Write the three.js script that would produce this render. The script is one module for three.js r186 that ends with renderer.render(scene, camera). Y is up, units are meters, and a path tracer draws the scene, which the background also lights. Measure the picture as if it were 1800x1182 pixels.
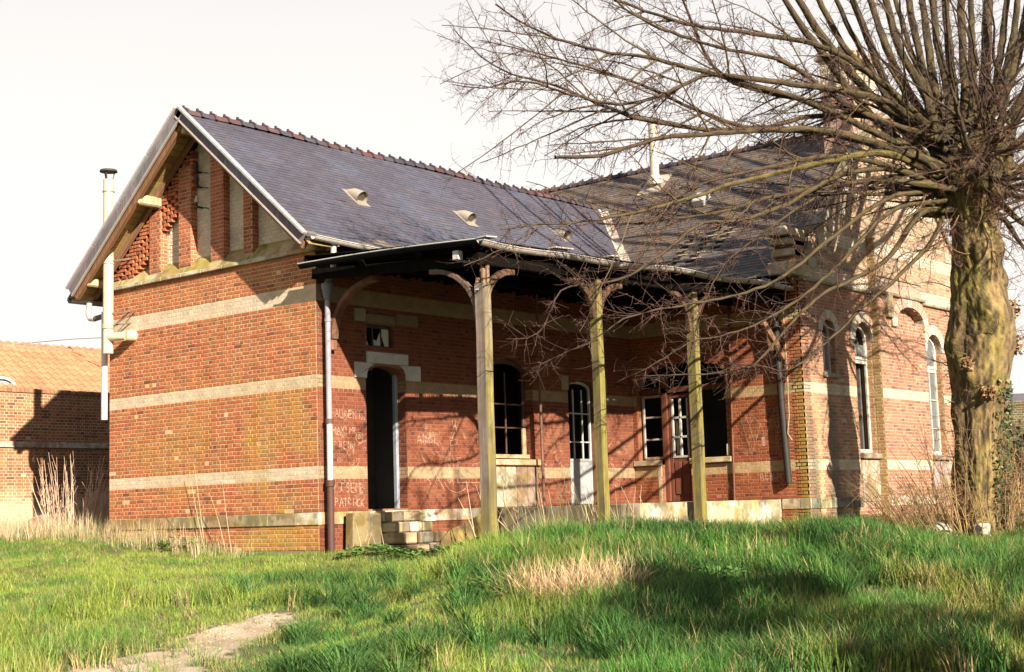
import * as THREE from 'three';

// ---------------------------------------------------------------- camera, sky, sun, exposure
function mul(seed) { return () => { seed |= 0; seed = seed + 0x6D2B79F5 | 0; let t = Math.imul(seed ^ seed >>> 15, 1 | seed); t = t + Math.imul(t ^ t >>> 7, 61 | t) ^ t; return ((t ^ t >>> 14) >>> 0) / 4294967296; }; }
const rnd = mul(7), R = (a, b, r = rnd) => a + (b - a) * r();
const clamp = (x, a = 0, b = 1) => Math.min(b, Math.max(a, x)), sm = (a, b, x) => { const t = clamp((x - a) / (b - a)); return t * t * (3 - 2 * t); };
const mixc = (a, b, t) => [a[0] + (b[0] - a[0]) * t, a[1] + (b[1] - a[1]) * t, a[2] + (b[2] - a[2]) * t];
const sc = (a, s) => [a[0] * s, a[1] * s, a[2] * s];
const V = (x, y, z) => new THREE.Vector3(x, y, z);
const hash = (i, j, k = 0) => { let n = Math.imul(i, 374761393) + Math.imul(j, 668265263) + Math.imul(k, 974711) | 0; n = Math.imul(n ^ n >>> 13, 1274126177); n ^= n >>> 16; return (n >>> 0) / 4294967296; };
function noise(x, y, z = 0, per = 0) {
  const xi = Math.floor(x), yi = Math.floor(y), zi = Math.floor(z), f = t => t * t * (3 - 2 * t), u = f(x - xi), v = f(y - yi), w = f(z - zi);
  const px = per && per.length ? per[0] : per, py = per && per.length ? per[1] : per, P = (n, q) => q ? ((n % q) + q) % q : n, g = (a, b, c) => hash(P(xi + a, px), P(yi + b, py), zi + c), L = (a, b, t) => a + (b - a) * t;
  return L(L(L(g(0, 0, 0), g(1, 0, 0), u), L(g(0, 1, 0), g(1, 1, 0), u), v), L(L(g(0, 0, 1), g(1, 0, 1), u), L(g(0, 1, 1), g(1, 1, 1), u), v), w);
}
const fbm = (x, y, z = 0, o = 4) => { let s = 0, a = 0.5, t = 0; for (let i = 0; i < o; i++) { s += a * noise(x, y, z); t += a; x = x * 2.03 + 11.3; y = y * 2.03 + 5.7; z *= 2.01; a *= 0.5; } return s / t; };
const scene = new THREE.Scene();
const CAM = new THREE.Vector3(-17.378, -0.107, 18.815), YAW = 0.881, PITCH = 0.1212, ROLL = -0.031, FPX = 2547;
const fw = new THREE.Vector3(Math.sin(YAW) * Math.cos(PITCH), Math.sin(PITCH), -Math.cos(YAW) * Math.cos(PITCH));
const r0 = new THREE.Vector3(Math.cos(YAW), 0, Math.sin(YAW)), u0 = new THREE.Vector3().crossVectors(r0, fw);
const rt = r0.clone().multiplyScalar(Math.cos(ROLL)).addScaledVector(u0, Math.sin(ROLL));
const up = u0.clone().multiplyScalar(Math.cos(ROLL)).addScaledVector(r0, -Math.sin(ROLL));
const camera = new THREE.PerspectiveCamera(2 * Math.atan(591 / FPX) * 180 / Math.PI, 1800 / 1182, 0.1, 2000);
camera.position.copy(CAM);
camera.quaternion.setFromRotationMatrix(new THREE.Matrix4().makeBasis(rt, up, fw.clone().negate()));
const EXPOSURE = 3.0;
const SUN = new THREE.Vector3(-0.77, 1, 2).normalize();
const sun = new THREE.DirectionalLight(new THREE.Color().setRGB(1, 0.9, 0.74), 5);
sun.position.copy(SUN).multiplyScalar(80); sun.castShadow = true; sun.shadow.mapSize.set(4096, 4096);
Object.assign(sun.shadow.camera, { left: -40, right: 40, top: 40, bottom: -40, near: 1, far: 200 });
scene.add(sun);
{ // hazy spring sky: white near the horizon, going over to a paler, then deeper blue overhead
  const w = 256, h = 128, d = new Float32Array(w * h * 4);
  for (let j = 0; j < h; j++) for (let i = 0; i < w; i++) {
    const el = (j + 0.5) / h * 180 - 90, k = (j * w + i) * 4;
    const t = Math.min(1, Math.max(0, el) / 90), a = Math.pow(t, 0.75);
    const haze = 1 / (1 + Math.pow(Math.max(0, el) / 32, 4));
    const az = i / w * Math.PI * 2, cl = 1 + 0.05 * (fbm(3 + 2.5 * Math.cos(az), 3 + 2.5 * Math.sin(az), el / 9, 4) - 0.5) * 2;
    const c = el < 0 ? [0.09, 0.08, 0.06] : [0.035 + 0.325 * haze, 0.06 + 0.285 * haze, 0.115 + 0.215 * haze].map(q => q * cl);
    d[k] = c[0]; d[k + 1] = c[1]; d[k + 2] = c[2]; d[k + 3] = 1;
  }
  const t = new THREE.DataTexture(d, w, h, THREE.RGBAFormat, THREE.FloatType);
  t.mapping = THREE.EquirectangularReflectionMapping; t.magFilter = THREE.LinearFilter; t.minFilter = THREE.LinearFilter; t.needsUpdate = true;
  scene.background = t; scene.environment = t;
}
const renderer = new THREE.WebGLRenderer({ antialias: true });
renderer.toneMapping = THREE.LinearToneMapping; renderer.toneMappingExposure = EXPOSURE;
renderer.shadowMap.enabled = true; renderer.shadowMap.type = THREE.PCFSoftShadowMap;

// ---------------------------------------------------------------- helpers
// a pixel of the photograph and a depth in metres give a point in the world
function at(px, py, d) { return CAM.clone().addScaledVector(fw, d).addScaledVector(rt, (px - 900) / FPX * d).addScaledVector(up, -(py - 591) / FPX * d); }
const hd = V(Math.sin(YAW), 0, -Math.cos(YAW)), hl = r0;
const dl = (x, z) => { const ax = x - CAM.x, az = z - CAM.z; return [ax * hd.x + az * hd.z, ax * hl.x + az * hl.z]; };
const fromDL = (d, l) => [CAM.x + hd.x * d + hl.x * l, CAM.z + hd.z * d + hl.z * l];

class MB { // collects faces with colours, builds one geometry
  constructor() { this.p = []; this.n = []; this.t = []; this.c = []; this.i = []; }
  v(p, n, uv, c) { this.p.push(p.x, p.y, p.z); this.n.push(n.x, n.y, n.z); this.t.push(uv[0], uv[1]); this.c.push(c[0], c[1], c[2]); return this.p.length / 3 - 1; }
  poly(pts, c, n) {
    if (!n) { n = V(0, 0, 0); const a = pts[0]; for (let k = 1; k + 1 < pts.length; k++) n.add(pts[k].clone().sub(a).cross(pts[k + 1].clone().sub(a))); n.normalize(); }
    else { const g = V(0, 0, 0), a = pts[0]; for (let k = 1; k + 1 < pts.length; k++) g.add(pts[k].clone().sub(a).cross(pts[k + 1].clone().sub(a))); if (g.dot(n) < 0) { pts = pts.slice().reverse(); if (Array.isArray(c[0])) c = c.slice().reverse(); } }
    const ax = Math.abs(n.x), ay = Math.abs(n.y), az = Math.abs(n.z);
    const uv = p => ax >= ay && ax >= az ? [p.z, p.y] : ay >= az ? [p.x, p.z] : [p.x, p.y];
    const id = pts.map((p, k) => this.v(p, n, uv(p), Array.isArray(c[0]) ? c[k] : c));
    for (let k = 1; k + 1 < id.length; k++) this.i.push(id[0], id[k], id[k + 1]);
  }
  // oriented box: centre, half axes, chamfer
  obox(o, a, b, d, col, bev = 0) {
    const A = [a, b, d], L = A.map(x => x.length()), P = (s, ins) => {
      const q = o.clone(); for (let k = 0; k < 3; k++) q.addScaledVector(A[k], s[k] * (1 - (ins[k] ? Math.min(0.45, bev / L[k]) : 0))); return q; };
    const out = (pts) => { const c = V(0, 0, 0); pts.forEach(p => c.add(p)); c.divideScalar(pts.length).sub(o);
      const n = pts[1].clone().sub(pts[0]).cross(pts[2].clone().sub(pts[0])); if (n.dot(c) < 0) pts.reverse(); this.poly(pts, col); };
    const S = [-1, 1];
    for (let k = 0; k < 3; k++) { const e = (k + 1) % 3, f = (k + 2) % 3;
      for (const s of S) out([[-1, -1], [1, -1], [1, 1], [-1, 1]].map(([x, y]) => { const g = []; g[k] = s; g[e] = x; g[f] = y; const ins = []; ins[k] = 0; ins[e] = 1; ins[f] = 1; return P(g, ins); }));
      if (bev) for (const s of S) for (const t of S) out([[-1, 0], [1, 0], [1, 1], [-1, 1]].map(([x, w]) => { const g = []; g[k] = x; g[e] = s; g[f] = t; const ins = []; ins[k] = 1; ins[e] = w; ins[f] = 1 - w; return P(g, ins); }));
    }
    if (bev) for (const x of S) for (const y of S) for (const z of S) out([[0, 1, 1], [1, 0, 1], [1, 1, 0]].map(ins => P([x, y, z], ins)));
    return this;
  }
  box(x0, y0, z0, x1, y1, z1, col, bev = 0) { return this.obox(V((x0 + x1) / 2, (y0 + y1) / 2, (z0 + z1) / 2), V((x1 - x0) / 2, 0, 0), V(0, (y1 - y0) / 2, 0), V(0, 0, (z1 - z0) / 2), col, bev); }
  bar(p, q, w, h, col, bev = 0, upv = V(0, 1, 0)) { const d = q.clone().sub(p), n = d.clone().normalize(); let s = n.clone().cross(upv); if (s.lengthSq() < 1e-4) s = V(1, 0, 0); s.normalize(); const t = s.clone().cross(n);
    return this.obox(p.clone().add(q).multiplyScalar(0.5), d.multiplyScalar(0.5), s.multiplyScalar(w / 2), t.multiplyScalar(h / 2), col, bev); }
  tube(pts, rad, sides, col, cap = true) {
    const m = pts.length; let prev = null; const rings = []; let run = 0;
    for (let k = 0; k < m; k++) {
      const d = (k < m - 1 ? pts[k + 1].clone().sub(pts[k]) : pts[k].clone().sub(pts[k - 1])); if (k > 0 && k < m - 1) d.add(pts[k].clone().sub(pts[k - 1])); d.normalize();
      let x = prev ? prev.clone().addScaledVector(d, -prev.dot(d)) : (Math.abs(d.y) < 0.9 ? V(0, 1, 0) : V(1, 0, 0)).cross(d); x.normalize(); prev = x; const y = d.clone().cross(x);
      if (k) run += pts[k].distanceTo(pts[k - 1]);
      const r = typeof rad === 'function' ? rad(k / (m - 1)) : Array.isArray(rad) ? rad[k] : rad, ring = [];
      for (let s = 0; s <= sides; s++) { const a = s / sides * Math.PI * 2, n = x.clone().multiplyScalar(Math.cos(a)).addScaledVector(y, Math.sin(a)); const p = pts[k].clone().addScaledVector(n, r); ring.push(this.v(p, n, [s / sides * Math.max(0.2, 6 * r), run], typeof col === 'function' ? col(p, n, k / (m - 1)) : col)); }
      rings.push(ring);
    }
    for (let k = 0; k + 1 < m; k++) for (let s = 0; s < sides; s++) { const a = rings[k][s], b = rings[k][s + 1], c = rings[k + 1][s + 1], e = rings[k + 1][s]; this.i.push(a, b, c, a, c, e); }
    if (cap) for (const k of [0, m - 1]) { const P = rings[k].slice(0, sides).map(id => V(this.p[id * 3], this.p[id * 3 + 1], this.p[id * 3 + 2])); if (k === 0) P.reverse(); const c = [this.c[rings[k][0] * 3], this.c[rings[k][0] * 3 + 1], this.c[rings[k][0] * 3 + 2]]; this.poly(P, c); }
    return this;
  }
  geo() {
    const g = new THREE.BufferGeometry();
    g.setAttribute('position', new THREE.Float32BufferAttribute(this.p, 3)); g.setAttribute('normal', new THREE.Float32BufferAttribute(this.n, 3));
    g.setAttribute('uv', new THREE.Float32BufferAttribute(this.t, 2)); g.setAttribute('color', new THREE.Float32BufferAttribute(this.c, 3)); g.setIndex(this.i); return g;
  }
  build(name, mat, parent, extra) { if (!this.i.length) return null; const m = new THREE.Mesh(this.geo(), mat); m.name = name; m.castShadow = m.receiveShadow = true; if (extra) Object.assign(m.userData, extra); if (parent) parent.add(m); return m; }
}
const STUFF = { kind: 'stuff' };
const used = {};
function numbered(n) { if (!(n in used)) { used[n] = 0; return n; } used[n]++; return n + '_' + String(used[n]).padStart(3, '0'); }
function thing(name, label, category, pos, group) { const o = new THREE.Group(); o.name = numbered(name); o.userData = { label, category }; if (group) o.userData.group = group; if (pos) o.position.copy(pos); scene.add(o); return o; }
function tag(m, label, category, group) { m.name = numbered(m.name); Object.assign(m.userData, { label, category }); if (group) m.userData.group = group; scene.add(m); return m; }
function struct(m) { m.userData.kind = 'structure'; scene.add(m); return m; }
const grp = (name, parent) => { const g = new THREE.Group(); g.name = name; parent.add(g); return g; };

// ---------------------------------------------------------------- procedural textures and materials
function tex(n, fn, rx, ry, srgb = true) {
  const d = new Uint8Array(n * n * 4); for (let j = 0; j < n; j++) for (let i = 0; i < n; i++) { const c = fn(i / n, j / n), k = (j * n + i) * 4; for (let q = 0; q < 3; q++) d[k + q] = 255 * clamp(Array.isArray(c) ? c[q] : c); d[k + 3] = 255; }
  const t = new THREE.DataTexture(d, n, n); t.wrapS = t.wrapT = THREE.RepeatWrapping; t.magFilter = THREE.LinearFilter; t.minFilter = THREE.LinearMipmapLinearFilter; t.generateMipmaps = true; t.repeat.set(rx, ry); if (srgb) t.colorSpace = THREE.SRGBColorSpace; t.needsUpdate = true; return t;
}
const tn = (x, y, f) => noise(x * f, y * f, f * 0.37, f); // tileable
const grainF = (x, y) => 0.34 * tn(x, y, 9) + 0.3 * tn(x, y, 33) + 0.36 * tn(x, y, 110);
const tGrain = tex(512, (x, y) => 0.86 + 0.3 * (grainF(x, y) - 0.2), 0.77, 0.77), tGrainB = tex(512, (x, y) => grainF(x, y), 1.3, 1.3, false);
const stoneF = (x, y) => { const a = 0.5 * tn(x, y, 5) + 0.3 * tn(x + 0.3, y, 13) + 0.2 * tn(x, y, 41), b = 0.6 * tn(x, y + 0.4, 8) + 0.4 * tn(x, y, 27), g = tn(x, y, 120); let c = [1, 1, 1]; c = mixc(c, [0.86, 0.82, 0.72], sm(0.4, 0.66, a)); c = mixc(c, [0.7, 0.67, 0.6], sm(0.5, 0.8, b) * 0.85); c = mixc(c, [0.78, 0.75, 0.52], sm(0.58, 0.8, tn(x + 0.7, y, 10)) * 0.7); return sc(c, 0.9 + 0.12 * g); };
const tStone = tex(512, stoneF, 0.5, 0.5);
const woodF = (x, y) => { const w = noise(x * 60, y * 3, 2, [60, 3]) * 0.5 + noise(x * 24, y * 2, 5, [24, 2]) * 0.3 + noise(x * 130, y * 8, 7, [130, 8]) * 0.2; return w; };
const tWood = tex(512, (x, y) => 0.68 + 0.42 * woodF(x, y), 1.2, 0.6), tWoodB = tex(512, woodF, 1.2, 0.6, false);
const barkF = (x, y) => { const a = noise(x * 14, y * 4, 3, [14, 4]), b = noise(x * 28, y * 14, 6, [28, 14]), c = tn(x, y, 90); return 0.5 * a + 0.3 * b + 0.2 * c; };
const tBark = tex(512, (x, y) => 0.32 + 0.95 * barkF(x, y), 1, 1), tBarkB = tex(512, barkF, 1, 1, false);
const std = (o) => new THREE.MeshStandardMaterial({ color: new THREE.Color().setScalar(0.8), vertexColors: true, roughness: 0.92, ...o });
const M = {
  masonry: std({ map: tGrain, bumpMap: tGrainB, bumpScale: 0.004 }),
  stone: std({ map: tStone, bumpMap: tGrainB, bumpScale: 0.008 }),
  plain: std({ map: tGrain }),
  wood: std({ map: tWood, bumpMap: tWoodB, bumpScale: 0.004, roughness: 0.88 }),
  tarShade: new THREE.MeshPhysicalMaterial({ vertexColors: true, map: tWood, roughness: 1, specularIntensity: 0.1 }),
  paint: std({ map: tGrain, roughness: 0.55 }),
  zinc: std({ map: tGrain, roughness: 0.5, metalness: 0.25 }),
  iron: std({ map: tGrain, roughness: 0.7, metalness: 0.1 }),
  slate: std({ map: tGrain, bumpMap: tGrainB, bumpScale: 0.002, roughness: 0.62 }),
  clay: std({ map: tGrain, roughness: 0.8 }),
  bark: std({ map: tBark, bumpMap: tBarkB, bumpScale: 0.035, roughness: 0.95 }),
  twig: std({ roughness: 0.85 }),
  soil: std({ map: tGrain, bumpMap: tGrainB, bumpScale: 0.02, roughness: 1 }),
  leaf: std({ roughness: 0.75, side: THREE.DoubleSide }),
  glass: new THREE.MeshPhysicalMaterial({ color: 0xdfe6e6, roughness: 0.08, transmission: 0.85, thickness: 0, ior: 1.5 }),
};

// ---------------------------------------------------------------- the lie of the land
const lerpK = (k, x) => { if (x <= k[0][0]) return k[0][1]; for (let i = 1; i < k.length; i++) if (x <= k[i][0]) { const t = (x - k[i - 1][0]) / (k[i][0] - k[i - 1][0]); return k[i - 1][1] + (k[i][1] - k[i - 1][1]) * t; } return k[k.length - 1][1]; };
const kL = [[0, -1.75], [13, -1.7], [15, -1.6], [18, -1.34], [22, -1.0], [25.4, -0.77], [27, -0.62], [29, -0.34], [33, -0.25], [60, -0.3]];
const kR = [[0, -1.75], [13, -1.62], [15, -1.42], [17, -1.1], [18.5, -0.86], [20.5, -0.62], [22, -0.55], [24, -0.58], [26, -0.68], [28, -0.74], [30, -0.74], [33, -0.5], [60, -0.5]];
const kF = [[0, -1.8], [13, -1.7], [15, -1.58], [18, -1.36], [22, -1.12], [25, -0.98], [28, -0.88], [30, -0.64], [33, -0.45], [60, -0.5]];
function ground(x, z) {
  const [d, l] = dl(x, z);
  let y = 0; for (const o of [-0.8, 0, 0.8]) y += (() => { const a = lerpK(kL, d + o), b = lerpK(kR, d + o), c = lerpK(kF, d + o); let v = a + (b - a) * sm(-0.75, 0.55, l - lerpK([[14, -1.9], [17, -1.4], [22, -0.75], [26, -0.6]], d)); return v + (c - v) * sm(4, 8, l); })() / 3;
  const near = sm(10, 13, d) * (1 - sm(26, 34, d));
  y += near * (0.16 * (fbm(x * 0.55, z * 0.55, 3, 3) - 0.5) + 0.07 * (noise(x * 2.1, z * 2.1, 9) - 0.5));
  return y;
}
// ---------------------------------------------------------------- the station building
const W = 6.155, L = 9.646, D = 4.348, C = 0.0732, ZR = -3.08, YR = 7.7, SL = 0.85, XR = 14.4, YQ = 8.9, SR = 0.83, XE = 2 * XR - L, ZB = -10;
const roofY = z => YR - SL * Math.abs(z - ZR), roofRY = x => YQ - SR * Math.abs(x - XR);
const B = thing('station_building', 'derelict red brick station house with cream bands, slate roofs and two gables', 'building');
const YAX = V(0, 1, 0);
const frame = (O, U, N) => ({ O, U, N, P: (u, v, n = 0) => O.clone().addScaledVector(U, u).addScaledVector(YAX, v).addScaledVector(N, n) });
const rectHole = (u0, u1, v0, v1, rise = 0, solid = false) => ({ u0, u1, v0, v1, rise, solid,
  iv(v) { if (v < v0) return null; if (v <= v1) return [u0, u1]; if (v < v1 + rise) { const q = (u1 - u0) / 2 * Math.sqrt(1 - ((v - v1) / rise) ** 2); return [(u0 + u1) / 2 - q, (u0 + u1) / 2 + q]; } return null; },
  path() { const p = new THREE.Path(); p.moveTo(u0, v0); p.lineTo(u1, v0); p.lineTo(u1, v1); const m = (u0 + u1) / 2, h = (u1 - u0) / 2; if (rise) for (let i = 1; i < 14; i++) { const a = i / 14 * Math.PI; p.lineTo(m + h * Math.cos(a), v1 + rise * Math.sin(a)); } p.lineTo(u0, v1); p.closePath(); return p; } });
function freeIn(outline, holes, v) {
  const o = outline(v); if (!o || o[1] <= o[0]) return []; let iv = [o];
  for (const h of holes) { const x = h.iv(v); if (!x) continue; const nx = []; for (const [a, b] of iv) { if (x[1] <= a || x[0] >= b) nx.push([a, b]); else { if (x[0] > a) nx.push([a, x[0]]); if (x[1] < b) nx.push([x[1], b]); } } iv = nx; }
  return iv.filter(([a, b]) => b - a > 0.02);
}
function brick(mb, F, u0, u1, v0, v1, n0, n1, col) {
  const b = Math.min(0.006, (u1 - u0) * 0.2), j = () => R(-0.0015, 0.0015);
  const bk = [[u0, v0], [u1, v0], [u1, v1], [u0, v1]].map(([u, v]) => F.P(u, v, n0)), ft = [[u0 + b, v0 + b], [u1 - b, v0 + b], [u1 - b, v1 - b], [u0 + b, v1 - b]].map(([u, v]) => F.P(u + j(), v + j(), n1 + j()));
  mb.poly(ft, col, F.N); for (let k = 0; k < 4; k++) mb.poly([bk[k], bk[(k + 1) % 4], ft[(k + 1) % 4], ft[k]], col);
}
// bricks in English bond over a wall: mortar sheet behind, bricks proud of it
function lay(F, { outline, holes = [], k0, k1, color, mortar, n = 0, single, mbB, mbM, skip = 0.004, v00 = 0 }) {
  for (let k = k0; k < k1; k++) {
    const v0 = v00 + k * C, v1 = v0 + C, hdr = ((k % 2) + 2) % 2 === 1, pitch = hdr ? 0.115 : 0.23, ph = hdr ? 0.0575 : 0;
    for (const [a, b] of freeIn(outline, holes, v0 + C / 2)) {
      const m = Math.max(1, Math.ceil((b - a) / 0.3));
      for (let q = 0; q < m; q++) { const x0 = a + (b - a) * q / m, x1 = a + (b - a) * (q + 1) / m; mbM.poly([F.P(x0, v0, n), F.P(x1, v0, n), F.P(x1, v1, n), F.P(x0, v1, n)], [mortar(x0, v0), mortar(x1, v0), mortar(x1, v1), mortar(x0, v1)], F.N); }
      for (let i = Math.floor((a - ph) / pitch) - 1; ; i++) {
        let x0 = i * pitch + ph + 0.0055, x1 = x0 + pitch - 0.011; if (x0 >= b) break; x0 = Math.max(x0, a + 0.002); x1 = Math.min(x1, b - 0.002); if (x1 - x0 < 0.03) continue;
        const r = rnd(); if (r < skip) continue;
        const col = color((x0 + x1) / 2, v0 + C / 2, k, i), pr = isBand(k) ? 0.001 + 0.0015 * rnd() : 0.005 + 0.004 * rnd();
        const target = single && single(x0, x1, v0, k) ? new MB() : mbB;
        brick(target, F, x0, x1, v0 + 0.005, v1 - 0.005, n - 0.002, n + pr, col);
        if (target !== mbB) single.out(target);
      }
    }
  }
}
function colorize(g, c) { const n = g.attributes.position.count, a = new Float32Array(n * 3); for (let i = 0; i < n; i++) a.set(c, i * 3); g.setAttribute('color', new THREE.BufferAttribute(a, 3)); return g; }
function core(F, pts, holes, depth, c, parent, back = 0.004) { // the wall's body with its openings
  const s = new THREE.Shape(pts.map(p => new THREE.Vector2(p[0], p[1]))); for (const h of holes) if (!h.solid) s.holes.push(h.path());
  const g = new THREE.ExtrudeGeometry(s, { depth, bevelEnabled: false, curveSegments: 8 });
  g.applyMatrix4(new THREE.Matrix4().makeBasis(F.U, YAX, F.N)); const o = F.P(0, 0, -depth - back); g.translate(o.x, o.y, o.z);
  const m = new THREE.Mesh(colorize(g, c), M.masonry); m.name = 'wall_core'; m.castShadow = m.receiveShadow = true; parent.add(m); return m;
}
const isBand = k => (k >= 8 && k < 11) || (k >= 30 && k < 33) || (k >= 51 && k < 55);
const vary = (c, a = 0.2, hue = 0.12) => { const s = 1 + R(-a, a), h = R(-hue, hue); return [c[0] * s, c[1] * s * (1 + h), c[2] * s * (1 + h)]; };
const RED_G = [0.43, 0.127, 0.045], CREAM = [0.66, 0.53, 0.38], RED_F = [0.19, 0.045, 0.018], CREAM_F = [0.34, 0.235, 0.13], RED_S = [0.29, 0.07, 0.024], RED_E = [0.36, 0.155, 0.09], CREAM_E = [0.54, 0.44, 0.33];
function tone(base, dark = 0.12) { const r = rnd(); if (r < dark) return vary([base[0] * 0.58, base[1] * 0.6, base[2] * 0.8], 0.2); if (r < dark + 0.15) return vary([base[0] * 1.12, base[1] * 1.3, base[2] * 1.3], 0.12); return vary(base, 0.17); }

// gable wall of the low wing (its plane x = 0)
const FG = frame(V(0, 0, -W), V(0, 0, 1), V(-1, 0, 0)), FF = frame(V(0, 0, 0), V(1, 0, 0), V(0, 0, 1)), FS = frame(V(L, 0, 0), V(0, 0, 1), V(-1, 0, 0)), FE = frame(V(L, 0, D), V(1, 0, 0), V(0, 0, 1));
// yellow lichen and damp on the gable, in blotches
const lich = (u, v) => clamp((fbm(u * 1.1, v * 1.6, 1, 4) - 0.36) * 3.2) * (0.25 + 0.75 * sm(2.7, 1.7, v + 0.5 * (noise(u * 2, v * 2, 4) - 0.5))) * (0.45 + 0.55 * sm(1.5, 4.5, u));
const LICH = [0.47, 0.27, 0.05];
const gw = grp('gable_wall', B);
{
  const mbB = new MB(), mbM = new MB(); let cnt = 0;
  const single = (x0, x1, v0, k) => cnt < 300 && x1 > W - 1.75 && k >= 11 && k < 30 && x1 - x0 > 0.06; single.out = mb => { cnt++; mb.build('brick', M.masonry, gw); };
  const outline = () => [0, W + 0.004];
  const plinth = rectHole(-1, 99, -0.2196, 0, 0, true);
  lay(FG, { outline, holes: [plinth], k0: -9, k1: 63, mbB, mbM, single,
    color: (u, v, k) => { const b = isBand(k), s = lich(u, v); let c = b ? vary(CREAM, 0.09, 0.07) : tone(RED_G, 0.06); c = mixc(c, vary(b ? [0.5, 0.34, 0.12] : LICH, 0.12), s * 0.78); return c; },
    mortar: (u, v) => mixc(isBand(Math.floor(v / C + 0.5)) ? [0.66, 0.53, 0.38] : vary([0.7, 0.5, 0.3], 0.06), [0.56, 0.38, 0.13], lich(u, v) * 0.6) });
  mbB.build('brickwork', M.masonry, gw, STUFF); mbM.build('mortar', M.masonry, gw);
  core(FG, [[0, -1], [W, -1], [W, 4.6], [0, 4.6]], [], 0.3, [0.3, 0.2, 0.12], gw);
}
// plinth stones, one by one
function plinthStones(F, u0, u1, parent, cols, lens, n1 = 0.03, v0 = -0.2196, v1 = -0.003) { let u = u0, i = 0; while (u < u1 - 0.05) { const l = Math.min(lens[i % lens.length], u1 - u); const mb = new MB(); const a = F.P(u + 0.004, v0, -0.1), b = F.P(u + l - 0.004, v1, n1 + R(-0.006, 0.006)); mb.box(Math.min(a.x, b.x), v0, Math.min(a.z, b.z), Math.max(a.x, b.x), v1, Math.max(a.z, b.z), vary(cols[i % cols.length], 0.1), 0.008); mb.build('plinth_stone', M.stone, parent); u += l; i++; } }
plinthStones(FG, 0, W + 0.025, gw, [[0.5, 0.36, 0.17], [0.44, 0.33, 0.17], [0.47, 0.36, 0.2], [0.42, 0.32, 0.18], [0.45, 0.35, 0.2], [0.4, 0.31, 0.19], [0.72, 0.62, 0.48]], [1.05, 0.9, 1.1, 0.95, 0.85, 0.75, 0.58]);
{ // ledge under the gable: thin stone string and a mossy weathering slope up to the recessed bays
  const mb = new MB(), st = new MB(), n = 60, mossy = (u, f) => { const m = clamp((fbm(u * 2.2, f * 2, 8) - 0.36) * 3.5); return mixc(vary([0.56, 0.43, 0.25], 0.07), [0.36, 0.3, 0.06], m * (0.35 + 0.65 * sm(0.6, 2.2, u))); };
  for (let i = 0; i < n; i++) { const a = W * i / n, b = W * (i + 1) / n, rows = [[0.06, 4.7], [0.03, 4.74], [-0.06, 4.86], [-0.17, 4.99]];
    for (let k = 0; k < 3; k++) mb.poly([FG.P(a, rows[k][1], rows[k][0]), FG.P(b, rows[k][1], rows[k][0]), FG.P(b, rows[k + 1][1], rows[k + 1][0]), FG.P(a, rows[k + 1][1], rows[k + 1][0])], [mossy(a, k), mossy(b, k), mossy(b, k + 1), mossy(a, k + 1)]); }
  mb.poly([FG.P(W, 4.6, -0.2), FG.P(W, 4.6, 0.06), FG.P(W, 4.7, 0.06), FG.P(W, 4.99, -0.17)], [0.5, 0.38, 0.2]);
  mb.build('ledge', M.stone, gw);
  for (let u = -0.05; u < W; u += 0.62) st.box(-0.085, 4.615, u - W + 0.003, 0, 4.695, Math.min(u + 0.617, W + 0.06) - W, vary([0.6, 0.5, 0.38], 0.15), 0.012);
  st.build('string_course', M.stone, gw);
  new MB().box(-0.1, 4.62, -0.28, 0.3, 4.93, 0.1, [0.55, 0.42, 0.22], 0.03).build('corner_stone', M.stone, gw);
}
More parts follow.
